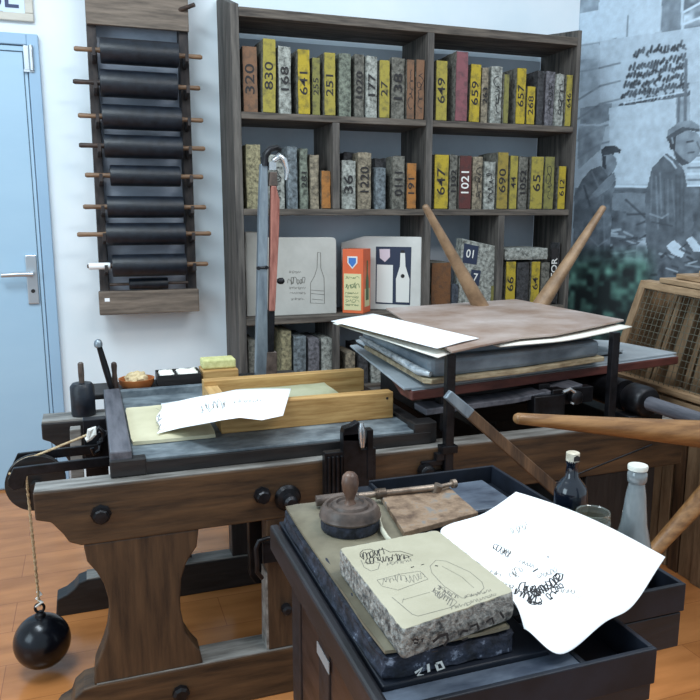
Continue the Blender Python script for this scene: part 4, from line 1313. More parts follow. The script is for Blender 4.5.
def dropper(g):
    pts = [p for r in g for p in r]
    px = np.array([pj(p) for p in pts])
    def drop(x, y, off=.0008):
        i = int(np.argmin((px[:, 0] - x) ** 2 + (px[:, 1] - y) ** 2))
        p = pts[i]
        q = onZ(x, y, p.z + off)
        return q
    return drop

# long printed sheet: rests on the ivory stone, rises onto the pine rail
zA = ZP + .0145; zR = ZP + .087
bot_px = [(157, 433.5), (180, 428), (205, 423.5), (222, 420), (240, 417.5), (262, 420), (283, 415.5)]
top_px = [(160, 403.5), (178, 401), (196, 397), (214, 394), (236, 389.5), (262, 388.5), (291, 388.5)]
def lerp_px(pts_, t):
    n_ = len(pts_) - 1
    k_ = min(int(t * n_), n_ - 1); f_ = t * n_ - k_
    return (pts_[k_][0] * (1 - f_) + pts_[k_ + 1][0] * f_, pts_[k_][1] * (1 - f_) + pts_[k_ + 1][1] * f_)
def strip(nu, nv):
    g_ = []
    for j_ in range(nv + 1):
        v_ = j_ / nv
        row = []
        for i_ in range(nu + 1):
            u_ = i_ / nu
            a_, b_ = lerp_px(bot_px, u_), lerp_px(top_px, u_)
            left = 2.4 * math.sin(v_ * 9) * (1 - u_) ** 6
            x_, y_ = a_[0] * (1 - v_) + b_[0] * v_ + left, a_[1] * (1 - v_) + b_[1] * v_
            t_ = min(max((u_ - .04) / .42, 0), 1)
            h_ = t_ * t_ * (3 - 2 * t_)
            z_ = zA + .003 + (zR - zA) * h_ + .004 * math.sin(u_ * 9 + 1) * h_ ** 2 * .5 + .002
            row.append(onZ(x_, y_, z_))
        g_.append(row)
    return g_
root = thing('printed_strip', 'long curled white sheet with faint drawing lying across the press bed', 'paper sheet', (.30, 2.08, ZP + .012))
sheet_obj('paper', strip(48, 12), M['paper'], root)
D = dropper(strip(200, 50))
ink = MB()
def S_(pp, w=.002, b=None, dd=None):
    (b or ink).ribbon([(dd or D)(x, y) for x, y in pp], w)
S_([(157, 417), (160, 414), (158, 420), (162, 418), (156, 423), (161, 424), (158, 429), (163, 430)], .0022)
S_([(156, 408), (162, 412), (170, 412), (180, 409)], .0012)
S_([(163, 430), (172, 420), (184, 414)], .0012)
S_(scrib((200, 409), (226, 403), 9, 6, 3), .0016)
S_([(200, 410), (207, 402), (222, 398), (226, 402), (216, 408), (200, 410)], .0012)
S_(scrib((232, 402), (262, 400), 3, 10, 8), .001)
ink.build('printed_drawing', M['inkSoft'], root)

# ------------------------------------------------------------------ shelf behind the bed and what stands on it
MB().box(-.02, .72, 2.56, 2.74, ZT - .004 + .036, ZT + .05).build('back_shelf', M['woodBlack'], pr, bevel=.003)
for xx in (.02, .34, .66):
    MB().box(xx, xx + .03, RY1, 2.73, ZB + .06, ZT + .031).build('shelf_bracket', M['woodBlack'], pr, bevel=.002)
ZS = ZT + .0505
def at_shelf(px, Y=2.64):
    return onY(px, 385, Y).x
# orange bowl with a sponge
x0, x1 = at_shelf(118.5), at_shelf(155)
zt_ = onY(136, 378, 2.64).z
cx_ = (x0 + x1) / 2; r = (x1 - x0) / 2
MBb = MB().lathe([(r * .80, 0), (r * .95, (zt_ - ZS) * .45), (r, zt_ - ZS), (r * .93, zt_ - ZS), (r * .86, (zt_ - ZS) * .5), (r * .3, .02), (.002, .018)], (cx_, 2.64, ZS), 'Z', 32)
tag(MBb.build('bowl', M['terra'], smooth=50), 'round orange brown bowl holding a sponge, behind the press bed', 'bowl')
sp = bmesh.new(); bmesh.ops.create_icosphere(sp, subdivisions=4, radius=1)
for v in sp.verts:
    n = noise.noise(v.co * 3) * .18 + noise.noise(v.co * 9) * .1
    v.co = Vector((cx_ + v.co.x * r * .62 * (1 + n), 2.64 + v.co.y * r * .62 * (1 + n), zt_ - .003 + v.co.z * .026 * (1 + n)))
me = bpy.data.meshes.new('sponge'); sp.to_mesh(me); sp.free()
tag(link('sponge', me, M['sponge'], smooth=60), 'tan natural sponge lying in the orange brown bowl', 'sponge')
# black two-compartment tray with white lumps
x0, x1 = at_shelf(157), at_shelf(200)
zt_ = onY(178, 377, 2.70).z
t = thing('divided_tray', 'black tray with two compartments behind the press bed', 'tray', ((x0 + x1) / 2, 2.65, ZS))
zt_ = ZS + .042
b = MB()
b.box(x0, x1, 2.59, 2.70, ZS + .0003, ZS + .008)
b.box(x0, x1, 2.59, 2.596, ZS, zt_); b.box(x0, x1, 2.694, 2.70, ZS, zt_)
xm = at_shelf(176)
for xx in (x0, xm - .003, x1 - .006):
    b.box(xx, xx + .006, 2.596, 2.694, ZS, zt_)
b.build('tray_box', M['woodBlack'], t, bevel=.001)
for (a_, b_, lab) in ((x0 + .009, xm - .006, 'flat white block in the left half of the black tray'), (xm + .006, x1 - .009, 'rounded white lump in the right half of the black tray')):
    me = stone_mesh(a_, b_, 2.602, 2.688, ZS + .0085, zt_ + .004, 5, .003, a_ * 30)
    tag(link('white_chalk', me, M['paperW'], smooth=60), lab, 'chalk')
# brown block with pale yellow sponge block on it
x0, x1 = at_shelf(201, 2.66), at_shelf(236, 2.66)
tag(MB().box(x0, x1, 2.60, 2.71, ZS + .0003, ZS + .045).build('wooden_box', M['pine'], bevel=.003), 'small orange wooden box right of the black tray behind the press bed', 'box')
za_ = ZS + .0455
tag(MB().box(x0 + .004, x1 - .004, 2.625, 2.70, za_, za_ + .034).build('sponge_block', M['spongeY'], bevel=.006, jit=.001), 'pale yellow rectangular sponge block standing on the small wooden box', 'sponge')
# upright roller standing on the rear beam
RB = onY(83.5, 409, 2.475)
zb_ = ZT + .0065
t = thing('standing_roller', 'black leather roller standing upright on the rear press beam', 'roller', (RB.x, 2.475, zb_))
zt_ = onY(83.5, 383, 2.475).z
MB().lathe([(.035, 0), (.0375, .004), (.0375, zt_ - zb_ - .01), (.030, zt_ - zb_), (.005, zt_ - zb_ + .001)], (RB.x, 2.475, zb_ + .0003), 'Z', 28).build('roller_body', M['leather'], t, smooth=40)
z2 = onY(83.5, 362, 2.475).z
MB().tube([(RB.x, 2.475, zt_ - .002), (RB.x, 2.475, (zt_ + z2) / 2), (RB.x, 2.475, z2 - .004), (RB.x, 2.475, z2)], [.008, .0095, .009, .005], 12).build('handle', M['mahog'], t, smooth=40)
# slanted lever and small peg
p0, p1 = onY(111, 392, 2.50), onY(99.5, 343, 2.50)
p0.z = ZT + .007
lev = thing('slanted_lever', 'thin black iron lever with round tip leaning up at the bed left corner', 'lever', (p0.x, 2.578, ZT + .0505))
l_ = MB()
p0 = onY(112, 388, 2.578); p1 = onY(99, 346, 2.578); p0.z = ZT + .058
l_.tube([p0, p0.lerp(p1, .5), p1], [.010, .011, .009], 12)
l_.build('lever_rod', M['iron'], lev, smooth=40)
lev2 = MB().lathe([(.004, -.016), (.013, -.010), (.014, 0), (.011, .010), (.004, .015)], p1 + Vector((-.002, 0, .008)), 'Z', 16)
lev2.build('tip', M['steel'], lev, smooth=40)
pg = onY(115.5, 392, 2.60)
tag(MB().lathe([(.012, 0), (.010, .03), (.008, .06), (.010, .085), (.009, onY(115, 362, 2.60).z - ZS - .004), (.004, onY(115, 362, 2.60).z - ZS)], (pg.x, 2.60, ZS + .0003), 'Z', 16).build('round_peg', M['handleDk'], smooth=40), 'short dark round peg standing left of the orange bowl', 'peg')

# upright iron and wood lever behind the bed
UY = 2.66
u = thing('upright_scraper_lever', 'tall upright blue grey iron bar with a red brown wooden bar before the bookcase', 'lever', (onY(265, 375, UY).x, UY, ZS))
def uq(x, y, Y=UY - .012):
    p = onY(x, y, Y); return (p.x, p.z)
MB().prism([(uq(256, 380)[0], ZS + .0005), (uq(268.5, 380)[0], ZS + .0005), uq(267.5, 300), uq(268.5, 200), uq(267.5, 160), uq(261, 164), uq(259.5, 200), uq(257.5, 300)], 'Y', UY - .012, UY + .02).build('steel_bar', M['steel'], u, bevel=.003)
MB().prism([uq(269, 311), uq(275, 311), uq(279, 230), uq(279.5, 200), uq(276, 186), uq(271, 186), uq(270.5, 230)], 'Y', UY - .018, UY + .014).build('wood_bar', M['redwood'], u, bevel=.003)
MB().prism([uq(268, 352), uq(274, 352), uq(275, 310), uq(269, 310)], 'Y', UY - .012, UY + .014).build('dark_socket', M['iron'], u, bevel=.002)
MB().prism([(uq(266, 380)[0], ZS + .0005), (uq(277, 380)[0], ZS + .0005), uq(277, 352), uq(267, 352)], 'Y', UY - .014, UY + .018).build('lower_block', M['mahog'], u, bevel=.002)
MB().prism([uq(269, 186), uq(277.5, 186), uq(277, 172), uq(270, 172)], 'Y', UY - .016, UY + .012).build('bar_head', M['mahog'], u, bevel=.002)
hk = MB()
hk.tube([onY(264, 166, UY), onY(265, 156, UY), onY(270, 149, UY), onY(277, 147.5, UY), onY(281, 150, UY)], [.022, .022, .020, .017, .010], 12, .6)
hk.build('top_hook', M['iron'], u, smooth=50)
hk = MB()
hk.tube([onY(273, 161, UY - .01), onY(279, 156, UY - .01), onY(284, 160, UY - .01), onY(287, 170, UY - .01), onY(286, 180, UY - .01)], [.013, .018, .017, .014, .008], 12, .7)
hk.prism([uq(269, 170), uq(276, 170), uq(276, 160), uq(269, 162)], 'Y', UY - .016, UY + .012)
hk.build('steel_claw', M['steelLt'], u, smooth=50)
hk = MB()
hk.tube([onY(257, 268, UY - .016), onY(267, 267.5, UY - .016)], .005, 8)
hk.lathe([(.007, -.012), (.007, 0)], onY(258, 268, UY - .012), 'Y', 10)
hk.lathe([(.007, -.012), (.007, 0)], onY(266, 267.5, UY - .012), 'Y', 10)
hk.build('bolt', M['iron'], u, smooth=40)
p = onY(280, 281, UY)
MB().lathe([(.008, -.01), (.012, -.002), (.012, .010), (.006, .016)], p, 'X', 12).build('knob', M['iron'], u, smooth=40)

# ------------------------------------------------------------------ boards and papers stacked on the press
def slab_poly(name, pts, z0, z1, m, label=None, cat=None, parent=None, bevel=.002):
    o = MB().prism([(p[0], p[1]) for p in pts], 'Z', z0, z1).build(name, m, parent, bevel=bevel)
    if label:
        tag(o, label, cat, 'boards and papers stacked on the press')
    return o
GS = 'boards and papers stacked on the press'
z = .812
bd = thing('maroon_edged_board', 'lowest and widest board of the stack with a thick maroon front edge', 'board', (1.3, 2.1, .781), GS)
c = [onZ(412, 390.5, z), onZ(679, 355.5, z)]
pts = [(c[0].x + .12, 2.42), (c[0].x, 1.95), (c[0].x, max(c[0].y, 1.802)), (c[1].x, c[1].y), (c[1].x - .05, 2.36), (1.55, 2.60)]
slab_poly('board_core', pts, .7810, .8090, M['maroon'], parent=bd, bevel=.004)
slab_poly('grey_top_sheet', [(x + (.004 if k_ < 3 else -.004), y + .003) for k_, (x, y) in enumerate(pts)], .8092, .8102, M['greyboard'], parent=bd, bevel=0)
z = .818
c = [onZ(350, 345, z), onZ(404, 388, z), onZ(426, 386, z), onZ(677, 352.5, z)]
pts = [(c[0].x, c[0].y), (c[1].x, max(c[1].y, 1.803)), (c[2].x, max(c[2].y, 1.803)), (c[3].x, c[3].y), (c[3].x - .05, 2.36), (1.60, 2.58), (1.3, 2.66)]
slab_poly('pale_board', pts, .8106, .8180, M['greyboard'], 'pale blue grey board sticking out at the left just above the maroon edged one', 'board')
z = .824
c = [onZ(355, 342, z), onZ(428, 382, z), onZ(623, 352, z)]
pts = [(c[0].x, c[0].y), (c[1].x, max(c[1].y, 1.803)), (c[2].x, c[2].y), (1.58, 2.55), (1.3, 2.64)]
slab_poly('thin_black_board', pts, .8184, .8222, M['iron'], 'thin black board between two pale grey boards of the stack', 'board')
slab_poly('pale_board', [(p[0] + .006, p[1] + .006) for p in pts], .8226, .8320, M['greyboard'], 'pale grey board directly under the thick wrapped portfolio', 'board')
# thick wrapped portfolio
z = .846
al = thing('wrapped_portfolio', 'thick slate grey portfolio in a crumpled clear sleeve with tan frayed front edge', 'portfolio', (1.2, 2.15, .8324), GS)
pts = [(.90, 2.42), (.868, 1.852), (.885, 1.835), (1.20, 1.872), (1.56, 1.955), (1.60, 2.56)]
slab_poly('frayed_pages', pts, .8324, .848, M['kraft'], parent=al, bevel=.003)
pts = [(.895, 2.43), (.882, 1.862), (.9, 1.846), (1.20, 1.885), (1.545, 1.965), (1.59, 2.56)]
slab_poly('portfolio_body', pts, .848, .900, M['greydk'], parent=al, bevel=.012)
b = MB()
b.tube([(.895, 2.44, .872), (.878, 2.15, .870), (.868, 1.98, .868), (.866, 1.88, .864), (.885, 1.846, .860)], [.008, .011, .012, .012, .009], 12, .9)
b.build('plastic_sleeve', M['plastic'], al, smooth=60, jit=.0022)
slab_poly('slate_cover', [(.905, 2.42), (.91, 1.90), (1.2, 1.93), (1.54, 2.0), (1.58, 2.5)], .9002, .9180, M['greydk'], 'slate grey cover lying between the wrapped portfolio and the white sheets', 'board', bevel=.004)
# white sheets under the top board
zt_ = .928
ra = [onZ(500, 346, zt_), onZ(560, 341, zt_), onZ(600, 333, zt_), onZ(632, 326.5, zt_)]
rb_ = [Vector((1.10, 2.2, zt_)), Vector((1.25, 2.35, zt_)), Vector((1.45, 2.45, zt_)), Vector((1.66, 2.55, zt_))]
o = sheet_obj('white_sheet', patch(ra, rb_, 10, 20, lambda u, v: .0015 * math.sin(v * 7)), M['paperW'], th=.004)
tag(o, 'white sheet poking out under the right front edge of the brown top board', 'paper sheet', GS)
# brown top board
zt_ = .944
c = [onZ(386, 308, zt_), onZ(516, 299, zt_), onZ(624, 319.5, zt_), onZ(555, 334, zt_), onZ(520, 337, zt_), onZ(480, 345, zt_), onZ(452, 351, zt_)]
tb = slab_poly('brown_cover_board', [(p.x, p.y) for p in c], .9370, .9440, M['topboard'], 'stained pinkish brown cover board on top of the stack on the press', 'board', bevel=.0015)
# white papers at the top left, slightly fanned
def quad(name, px, zs, m, lab, th=.0012, wob=.003):
    P = [onZ(x, y, zz_) for (x, y), zz_ in zip(px, zs)]
    g_ = patch([P[0], P[0].lerp(P[1], .33), P[0].lerp(P[1], .66), P[1]], [P[3], P[3].lerp(P[2], .33), P[3].lerp(P[2], .66), P[2]], 16, 16, lambda u_, v_: wob * math.sin(u_ * 5 + v_ * 4) * math.sin(v_ * 3.1 + .3))
    o_ = sheet_obj(name, g_, m, th=th)
    tag(o_, lab, 'paper sheet', GS)
quad('white_sheet', [(333, 323), (375, 316), (481, 342), (438, 357)], [.929, .929, .929, .929], M['paperW'], 'lower off-white sheet with torn edge at the left front of the stack', .003, .0015)
quad('white_sheet', [(337, 325), (377, 317), (486, 340), (450, 350.5)], [.9335, .9335, .9335, .9335], M['kraft'], 'tan sheet between the white papers at the left front of the stack', .002, .001)
quad('white_sheet', [(331, 321), (373, 313.5), (479, 338), (437, 348)], [.949, .949, .949, .949], M['paper'], 'bright white top sheet at the left front of the stack', .0015, .0015)

# ------------------------------------------------------------------ drying crate with wire mesh at the right
cr = thing('wire_mesh_crate', 'tilted raw pine crate with wire mesh front at the right edge', 'crate', (2.0, 1.95, .61))
def CP(v, h_, off=0):
    """v: metres toward the camera along the crate, h: 0 bottom .. 1 top; off: depth into the crate"""
    yb = 2.42 - v
    xb = 1.950 + off
    zb_ = .625
    xt = 2.030 - .12 * v + off
    zt2 = 1.045 - .02 * v
    yt_ = 2.345 - v * .98
    return Vector((xb + (xt - xb) * h_, yb + (yt_ - yb) * h_, zb_ + (zt2 - zb_) * h_))
def cbar(v0, v1, h0, h1, o0, o1, name, m, bev=.002):
    b_ = MB()
    vs_ = [CP(v, hh_, oo) for oo in (o0, o1) for hh_ in (h0, h1) for v in (v0, v1)]
    b_.add(vs_, [(0, 2, 3, 1), (4, 5, 7, 6), (0, 1, 5, 4), (2, 6, 7, 3), (0, 4, 6, 2), (1, 3, 7, 5)])
    return b_.build(name, m, cr, bevel=bev)
LEN = 1.0
cbar(-.02, .02, -.02, 1, 0, .05, 'corner_post', M['crate'])
cbar(LEN - .02, LEN + .02, -.02, 1, 0, .05, 'corner_post', M['crate'])
cbar(-.02, LEN + .02, .945, 1.01, 0, .05, 'top_rail', M['crateY'])
cbar(-.02, LEN + .02, .0, .06, 0, .05, 'bottom_rail', M['crateY'])
cbar(-.02, LEN + .02, .09, .14, -.012, .04, 'bottom_rail', M['crateY'])
rr = random.Random(3)
v = .05
while v < LEN - .03:
    w_ = rr.uniform(.022, .05)
    cbar(v, v + w_, .06, .945, .10 + rr.uniform(0, .05), .12 + rr.uniform(.03, .06), 'slat', M['crate'] if rr.random() < .7 else M['crateDk'])
    v += w_ + rr.uniform(.015, .05)
cbar(-.02, LEN + .02, .0, 1.0, .24, .255, 'back_sheet', M['crateDk'])
cbar(-.02, .0, .0, 1.0, .05, .24, 'end_board', M['crate'])
wm = MB()
for i in range(38):
    v = .02 + i * (LEN - .04) / 37
    wm.tube([CP(v, .06, .012), CP(v, .5, .010), CP(v, .95, .012)], .0011, 5)
for i in range(15):
    h_ = .10 + i * .83 / 14
    wm.tube([CP(.02, h_, .012), CP(LEN / 2, h_, .010), CP(LEN - .02, h_, .012)], .0011, 5)
wm.build('wire_mesh', M['wire'], cr)
bl = ['lowest loose pine board on top of the wire mesh crate', 'middle loose pine board on top of the wire mesh crate', 'uppermost pine board on top of the wire mesh crate']
for i, (v0, v1, o0, o1) in enumerate(((.10, .98, .0, .20), (.16, .95, .03, .22), (.26, .98, .05, .20))):
    b_ = MB()
    hz = .011 + i * .020
    vs_ = []
    for dz in (0, .018):
        for oo in (o0, o1):
            for v in (v0, v1):
                q_ = CP(v, 1.01, oo); vs_.append((q_.x, q_.y, q_.z + hz - .008 + dz))
    b_.add(vs_, [(0, 2, 3, 1), (4, 5, 7, 6), (0, 1, 5, 4), (2, 6, 7, 3), (0, 4, 6, 2), (1, 3, 7, 5)])
    tag(b_.build('pine_board', M['crateY'], bevel=.002), bl[i], 'board', 'loose boards on the crate')
# stand below: row of upright boards
st = thing('slatted_stand', 'dark brown stand of upright boards carrying the wire mesh crate', 'stand', (2.1, 1.9, 0))
v = 0
y = 2.44
i = 0
while y > 1.15:
    w_ = rr.uniform(.03, .06)
    MB().box((1.945 if y > 2.2 else 1.975) + rr.uniform(-.008, .012), 2.015 + rr.uniform(0, .04), y - w_, y, 0, .575 + rr.uniform(0, .012)).build('upright_board', M['crateDk'] if i % 3 == 1 else M['crate'], st, bevel=.002)
    y -= w_ + rr.uniform(.004, .016)
    i += 1
MB().box(2.08, 2.22, 1.15, 2.30, 0, .58).build('stand_core', M['woodBlackZ'], st, bevel=.003)
MB().box(1.935, 2.27, 1.15, 2.46, .592, .610).build('stand_top', M['crateY'], st, bevel=.003)

# ================================================================== FOREGROUND CABINET
cb = thing('drawer_cabinet', 'black wooden drawer cabinet with opened side drawers in the foreground', 'cabinet', (.44, 1.12, 0))
CX0, CX1, CY0, CY1, CZ = .343, .565, .792, 1.334, .7105
RX = .302
MB().box(CX0 + .008, CX1, CY0, CY1, .06, CZ - .012).build('body', M['cabY'], cb, bevel=.003)
MB().box(RX + .018, CX1, CY0 - .004, CY1, CZ - .012, CZ).build('top_panel', M['cabBlue'], cb, bevel=.002)
MB().box(RX - .004, RX + .014, .745, 1.322, CZ - .050, CZ + .002).build('side_rail', M['cabY'], cb, bevel=.005)
MB().box(RX + .014, CX0 + .010, .79, 1.31, CZ - .040, CZ - .013).build('rail_support', M['cabBlack'], cb, bevel=.002)
s = MB()
for z0, z1 in ((.61, .665), (.12, .18)):
    s.box(CX0, CX0 + .008, CY0, CY1, z0, z1)
for y0, y1 in ((CY0, CY0 + .06), (1.09, 1.15), (CY1 - .06, CY1)):
    s.box(CX0, CX0 + .008, y0, y1, .18, .61)
s.build('panel_frame', M['cabBlack'], cb, bevel=.003)
MB().box(CX0 + .004, CX0 + .0082, CY0 + .06, CY1 - .06, .18, .61).build('side_panel', M['cabPanel'], cb)
def atX(x, y, X):
    r_ = ray(x, y)
    return CAM + r_ * (X / r_.x)
a = atX(317, 641, CX0 - .0005); b = atX(329, 663, CX0 - .0005)
MB().box(CX0 - .001, CX0 + .0005, b.y, a.y, max(a.z, b.z) - .022, max(a.z, b.z)).build('white_label', M['labelW'], cb)
MB().box(CX0 + .02, CX1 - .02, CY0 + .02, CY1 - .02, 0, .06).build('plinth', M['cabBlack'], cb)

# front drawer, pulled out to the right
ADX, AY0, AY1, AZ1 = .712, .743, .872, .709
tk = .008
dra = MB()
dra.box(RX + .014, ADX, AY0, AY0 + tk, .655, AZ1)
dra.box(ADX - tk, ADX, AY0 + tk, AY1, .655, AZ1)
dra.box(CX1 + .002, ADX - tk, AY0 + tk, AY1, .655, .661)
dra.box(RX + .014, CX1 + .002, AY0 + tk, CY0 - .005, .655, .661)
do = dra.build('drawer', M['cabBlue'], cb, bevel=.0015)
MB().box(RX + .016, CX1 + .030, AY0 + tk, CY0 - .005, .699, .703).build('lifted_panel', M['ledge'], do)
MB().box(CX1 + .003, CX1 + .030, CY0 - .005, AY1 - .001, .699, .703).build('lifted_panel', M['ledge'], do)
MB().box(CX1 + .030, CX1 + .038, AY0 + tk, AY1 - .001, .6612, AZ1 - .004).build('drawer_divider', M['cabBlue'], do, bevel=.001)
MB().box(RX + .02, ADX - .003, AY0 + .004, CY0 - .006, .628, .6545).build('drawer_front_lower', M['cabBlack'], cb, bevel=.0015)

# big upper tray at the right, with a closed drawer under it
BX, BYa, BYb, BZ = .886, .874, 1.492, .710
t = MB()
t.box(CX1 + .002, BX, BYa, BYa + tk, .662, BZ)
t.box(BX - tk, BX, BYa + tk, BYb, .662, BZ)
t.box(CX1 + .002, BX - tk, BYb - tk, BYb, .662, BZ)
t.box(CX1 + .002, BX - tk, BYa + tk, BYb - tk, .662, .669)
t.box(CX1 + .002, CX1 + .008, BYa + tk, BYb - tk, .669, BZ - .004)
to = t.build('drawer', M['cabBlue'], cb, bevel=.0015)
t = MB()
t.box(CX1 + .002, BX - .004, BYa + .002, BYb - .002, .598, .6595)
t.build('lower_drawer', M['cabBlack'], cb, bevel=.002)
MB().box(CX1 + .01, BX - tk, 1.26, 1.27, .669, BZ - .006).build('drawer_divider', M['cabBlue'], to, bevel=.001)
MB().box(.72, .84, 1.30, 1.46, .6695, .690).build('blue_insert', M['ledge'], to, bevel=.004)
MB().box(CX0 + .19, CX1 + .002, CY1, BYb, .60, BZ - .012).build('back_panel', M['cabBlue'], cb, bevel=.002)

# thick olive slab on the cabinet
SZ = .750
sl = thing('ink_slab', 'thick olive grey stone slab with inked black chipped sides on top of the cabinet', 'stone slab', (.425, 1.05, CZ))
me = stone_mesh(.322, .520, .797, 1.318, CZ + .0005, SZ - .0065, 12, .003, 4)
link('slab_side', me, M['slabSide'], sl, smooth=50)
me = stone_mesh(.326, .516, .801, 1.316, SZ - .0065, SZ, 6, .0008, 6)
link('slab_top', me, M['olive'], sl, smooth=50)
b = MB()
y_ = .7935
fr = lambda x, y: (onY(x, y, y_).x, y_, onY(x, y, y_).z)
for pp in ([(415, 673), (422, 668), (418, 675), (426, 676)], [(428, 664), (429, 672)], [(436, 664), (441, 662), (444, 668), (438, 670), (436, 664)]):
    b.ribbon([fr(*p) for p in pp], .004, (0, 1, 0))
b.build('chalk_marks', M['whiteP'], sl)

# drawn printing stone
TZ = .792
ds = thing('drawn_printing_stone', 'cream litho stone with ink sketches and rough grey chipped sides on the olive slab', 'printing stone', (.43, .905, SZ))
cn = [onZ(338.5, 548, TZ), onZ(402.5, 631, TZ), onZ(515.5, 591, TZ), onZ(437, 529.5, TZ)]
bm = bmesh.new()
N = 40
def cor(u, v, z):
    p = cn[0].lerp(cn[3], u).lerp(cn[1].lerp(cn[2], u), v)
    return Vector((p.x, p.y, z))
per = [(i / N, 0) for i in range(N)] + [(1, i / N) for i in range(N)] + [(1 - i / N, 1) for i in range(N)] + [(0, 1 - i / N) for i in range(N)]
def rnd(u, v, r=.035):
    # round the corners of the unit square
    cu = min(max(u, r), 1 - r); cv = min(max(v, r), 1 - r)
    dx_, dy_ = u - cu, v - cv
    m_ = math.hypot(dx_, dy_)
    if m_ > r:
        dx_, dy_ = dx_ * r / m_, dy_ * r / m_
    return cu + dx_, cv + dy_
lev_ = [(0, .02), (.15, .003), (.4, -.004), (.65, .004), (.9, 0), (1, .012)]
rings_ = []
for li, (h_, ins) in enumerate(lev_):
    ring = []
    for k_, (u, v) in enumerate(per):
        u, v = rnd(u, v)
        p = cor(.5 + (u - .5) * (1 - ins), .5 + (v - .5) * (1 - ins), SZ + .0007 + (TZ - SZ - .0015) * h_)
        n = noise.noise_vector(p * 70) * .0022 + noise.noise_vector(p * 220) * .0012
        if 0 < li < len(lev_):
            p += Vector((n.x, n.y, n.z * .4))
        ring.append(p)
    rings_.append(ring)
mb = MB().rings(rings_)
mb.build('rough_sides', M['stoneSide'], ds, smooth=60)
top_ = []
for (u, v) in per:
    u, v = rnd(u, v)
    p = cor(.5 + (u - .5) * .985, .5 + (v - .5) * .985, TZ - .0025)
    n = noise.noise_vector(p * 90) * .0014
    top_.append((p.x + n.x, p.y + n.y))
tp = MB().prism(top_, 'Z', TZ - .0025, TZ)
tp.build('smooth_face', M['cream'], ds, bevel=.0006)
dk_, lt_ = MB(), MB()
def T_(pp, w=.001, b=None):
    (b if b is not None else dk_).ribbon([onZ(x, y, TZ + .0003) for x, y in pp], w)
T_(scrib((360, 556), (383, 552), 7, 7, 1), .0013); T_(scrib((366, 561), (408, 556), 6, 11, 2), .0013)
T_([(360, 553), (363, 550), (370, 549), (376, 551), (384, 549), (390, 552), (400, 551), (413, 555), (405, 558)], .0012)
T_([(361, 560), (364, 567), (371, 571), (378, 569), (380, 563), (372, 561), (364, 563)], .0009, lt_)
T_(scrib((386, 564), (412, 560), 3, 9, 3), .0006, lt_)
T_([(411, 567.5), (414, 566.5)], .002); T_([(421, 565), (424, 564)], .0014); T_([(435, 565.5), (438, 566)], .0026)
T_([(377, 580), (382, 586), (398, 590), (428, 579), (420, 571), (400, 574), (377, 580)], .0007, lt_)
T_(scrib((382, 580), (405, 577), 6, 6, 9), .0007, lt_); T_(scrib((405, 581), (424, 574), 6, 5, 10), .0006, lt_)
T_([(392, 597), (412, 614), (418, 616), (452, 607), (457, 602), (438, 585)], .0008, lt_)
T_([(402, 600), (430, 592)], .0005, lt_); T_([(402, 603), (404, 598)], .0005, lt_)
T_(scrib((432, 590), (452, 602), 7, 8, 11), .001, lt_); T_(scrib((438, 587), (458, 598), 5, 7, 12), .0008, lt_)
T_([(432, 573), (430, 566), (436, 560), (446, 561), (470, 572), (482, 582), (484, 588), (478, 594), (462, 598), (444, 586), (432, 573)], .0007, lt_)
T_([(442, 566), (462, 577), (474, 588)], .0005, lt_)
T_(scrib((464, 597), (492, 590), 3, 9, 13), .0006, lt_); T_(scrib((470, 602), (496, 594), 3, 9, 14), .0006, lt_)
T_(scrib((452, 608), (470, 603), 3, 6, 15), .0006, lt_)
dk_.build('ink_sketch', M['ink'], ds); lt_.build('pencil_sketch', M['inkSoft'], ds)
# dark splashes on the front face of the stone
b = MB()
yf = cn[1].y
def FR(x, y):
    # front face plane through cn[1], cn[2]
    dvec = (cn[2] - cn[1]); nn_ = Vector((dvec.y, -dvec.x, 0)).normalized()
    if nn_.y > 0: nn_ = -nn_
    r_ = ray(x, y)
    tt = (cn[1] + nn_ * .0062 - CAM).dot(nn_) / r_.dot(nn_)
    return CAM + r_ * tt
nn_ = Vector(((cn[2] - cn[1]).y, -(cn[2] - cn[1]).x, 0)).normalized()
for pp, w in (([(413, 641), (415, 639), (418, 640), (418, 643), (414, 643)], .0016), ([(421, 640), (423, 638), (422, 642)], .0014), ([(433, 642), (440, 636), (447, 634), (448, 640), (444, 646)], .0024),
              ([(460, 635), (463, 631), (468, 631)], .002), ([(462, 640), (468, 638)], .0016), ([(470, 627), (477, 624), (479, 630)], .002), ([(486, 622), (492, 618), (494, 624)], .0018), ([(500, 612), (504, 618)], .0018), ([(432, 652), (438, 651)], .001)):
    b.ribbon([FR(*p) for p in pp], w * 1.9, nn_)
b.build('ink_blots', M['ink'], ds)

# large printed sheet leaning from the stone over the drawers
zr = [(512.5, 602, .768), (476, 566, .777), (440.5, 531, .775), (484, 513.5, .776), (516, 492, .790)]
zq = [(524, 629, .745), (560, 652.5, .722), (608, 622, .735), (640, 597, .755), (665.5, 555.5, .776)]
ra = [onZ(*p) for p in zr]; rb_ = [onZ(*p) for p in zq]
ra[0].x += .003; ra[1].x += .004
bul = lambda u, v: .010 * math.sin(u * math.pi) * (.4 + .6 * v) + .003 * u * u * math.sin(v * 17)
g = patch(ra, rb_, 40, 48, bul)
ps = thing('printed_sheet', 'large white proof sheet with black ink sketches lying over the open drawers', 'paper sheet', (.68, .98, .72))
sheet_obj('paper', g, M['paper'], ps)
D2 = dropper(patch(ra, rb_, 160, 200, bul))
bk, sf, ft = MB(), MB(), MB()
def Q(pp, w=.0012, b=None):
    (bk if b is None else b).ribbon([D2(x, y) for x, y in pp], w)
r6 = random.Random(11)
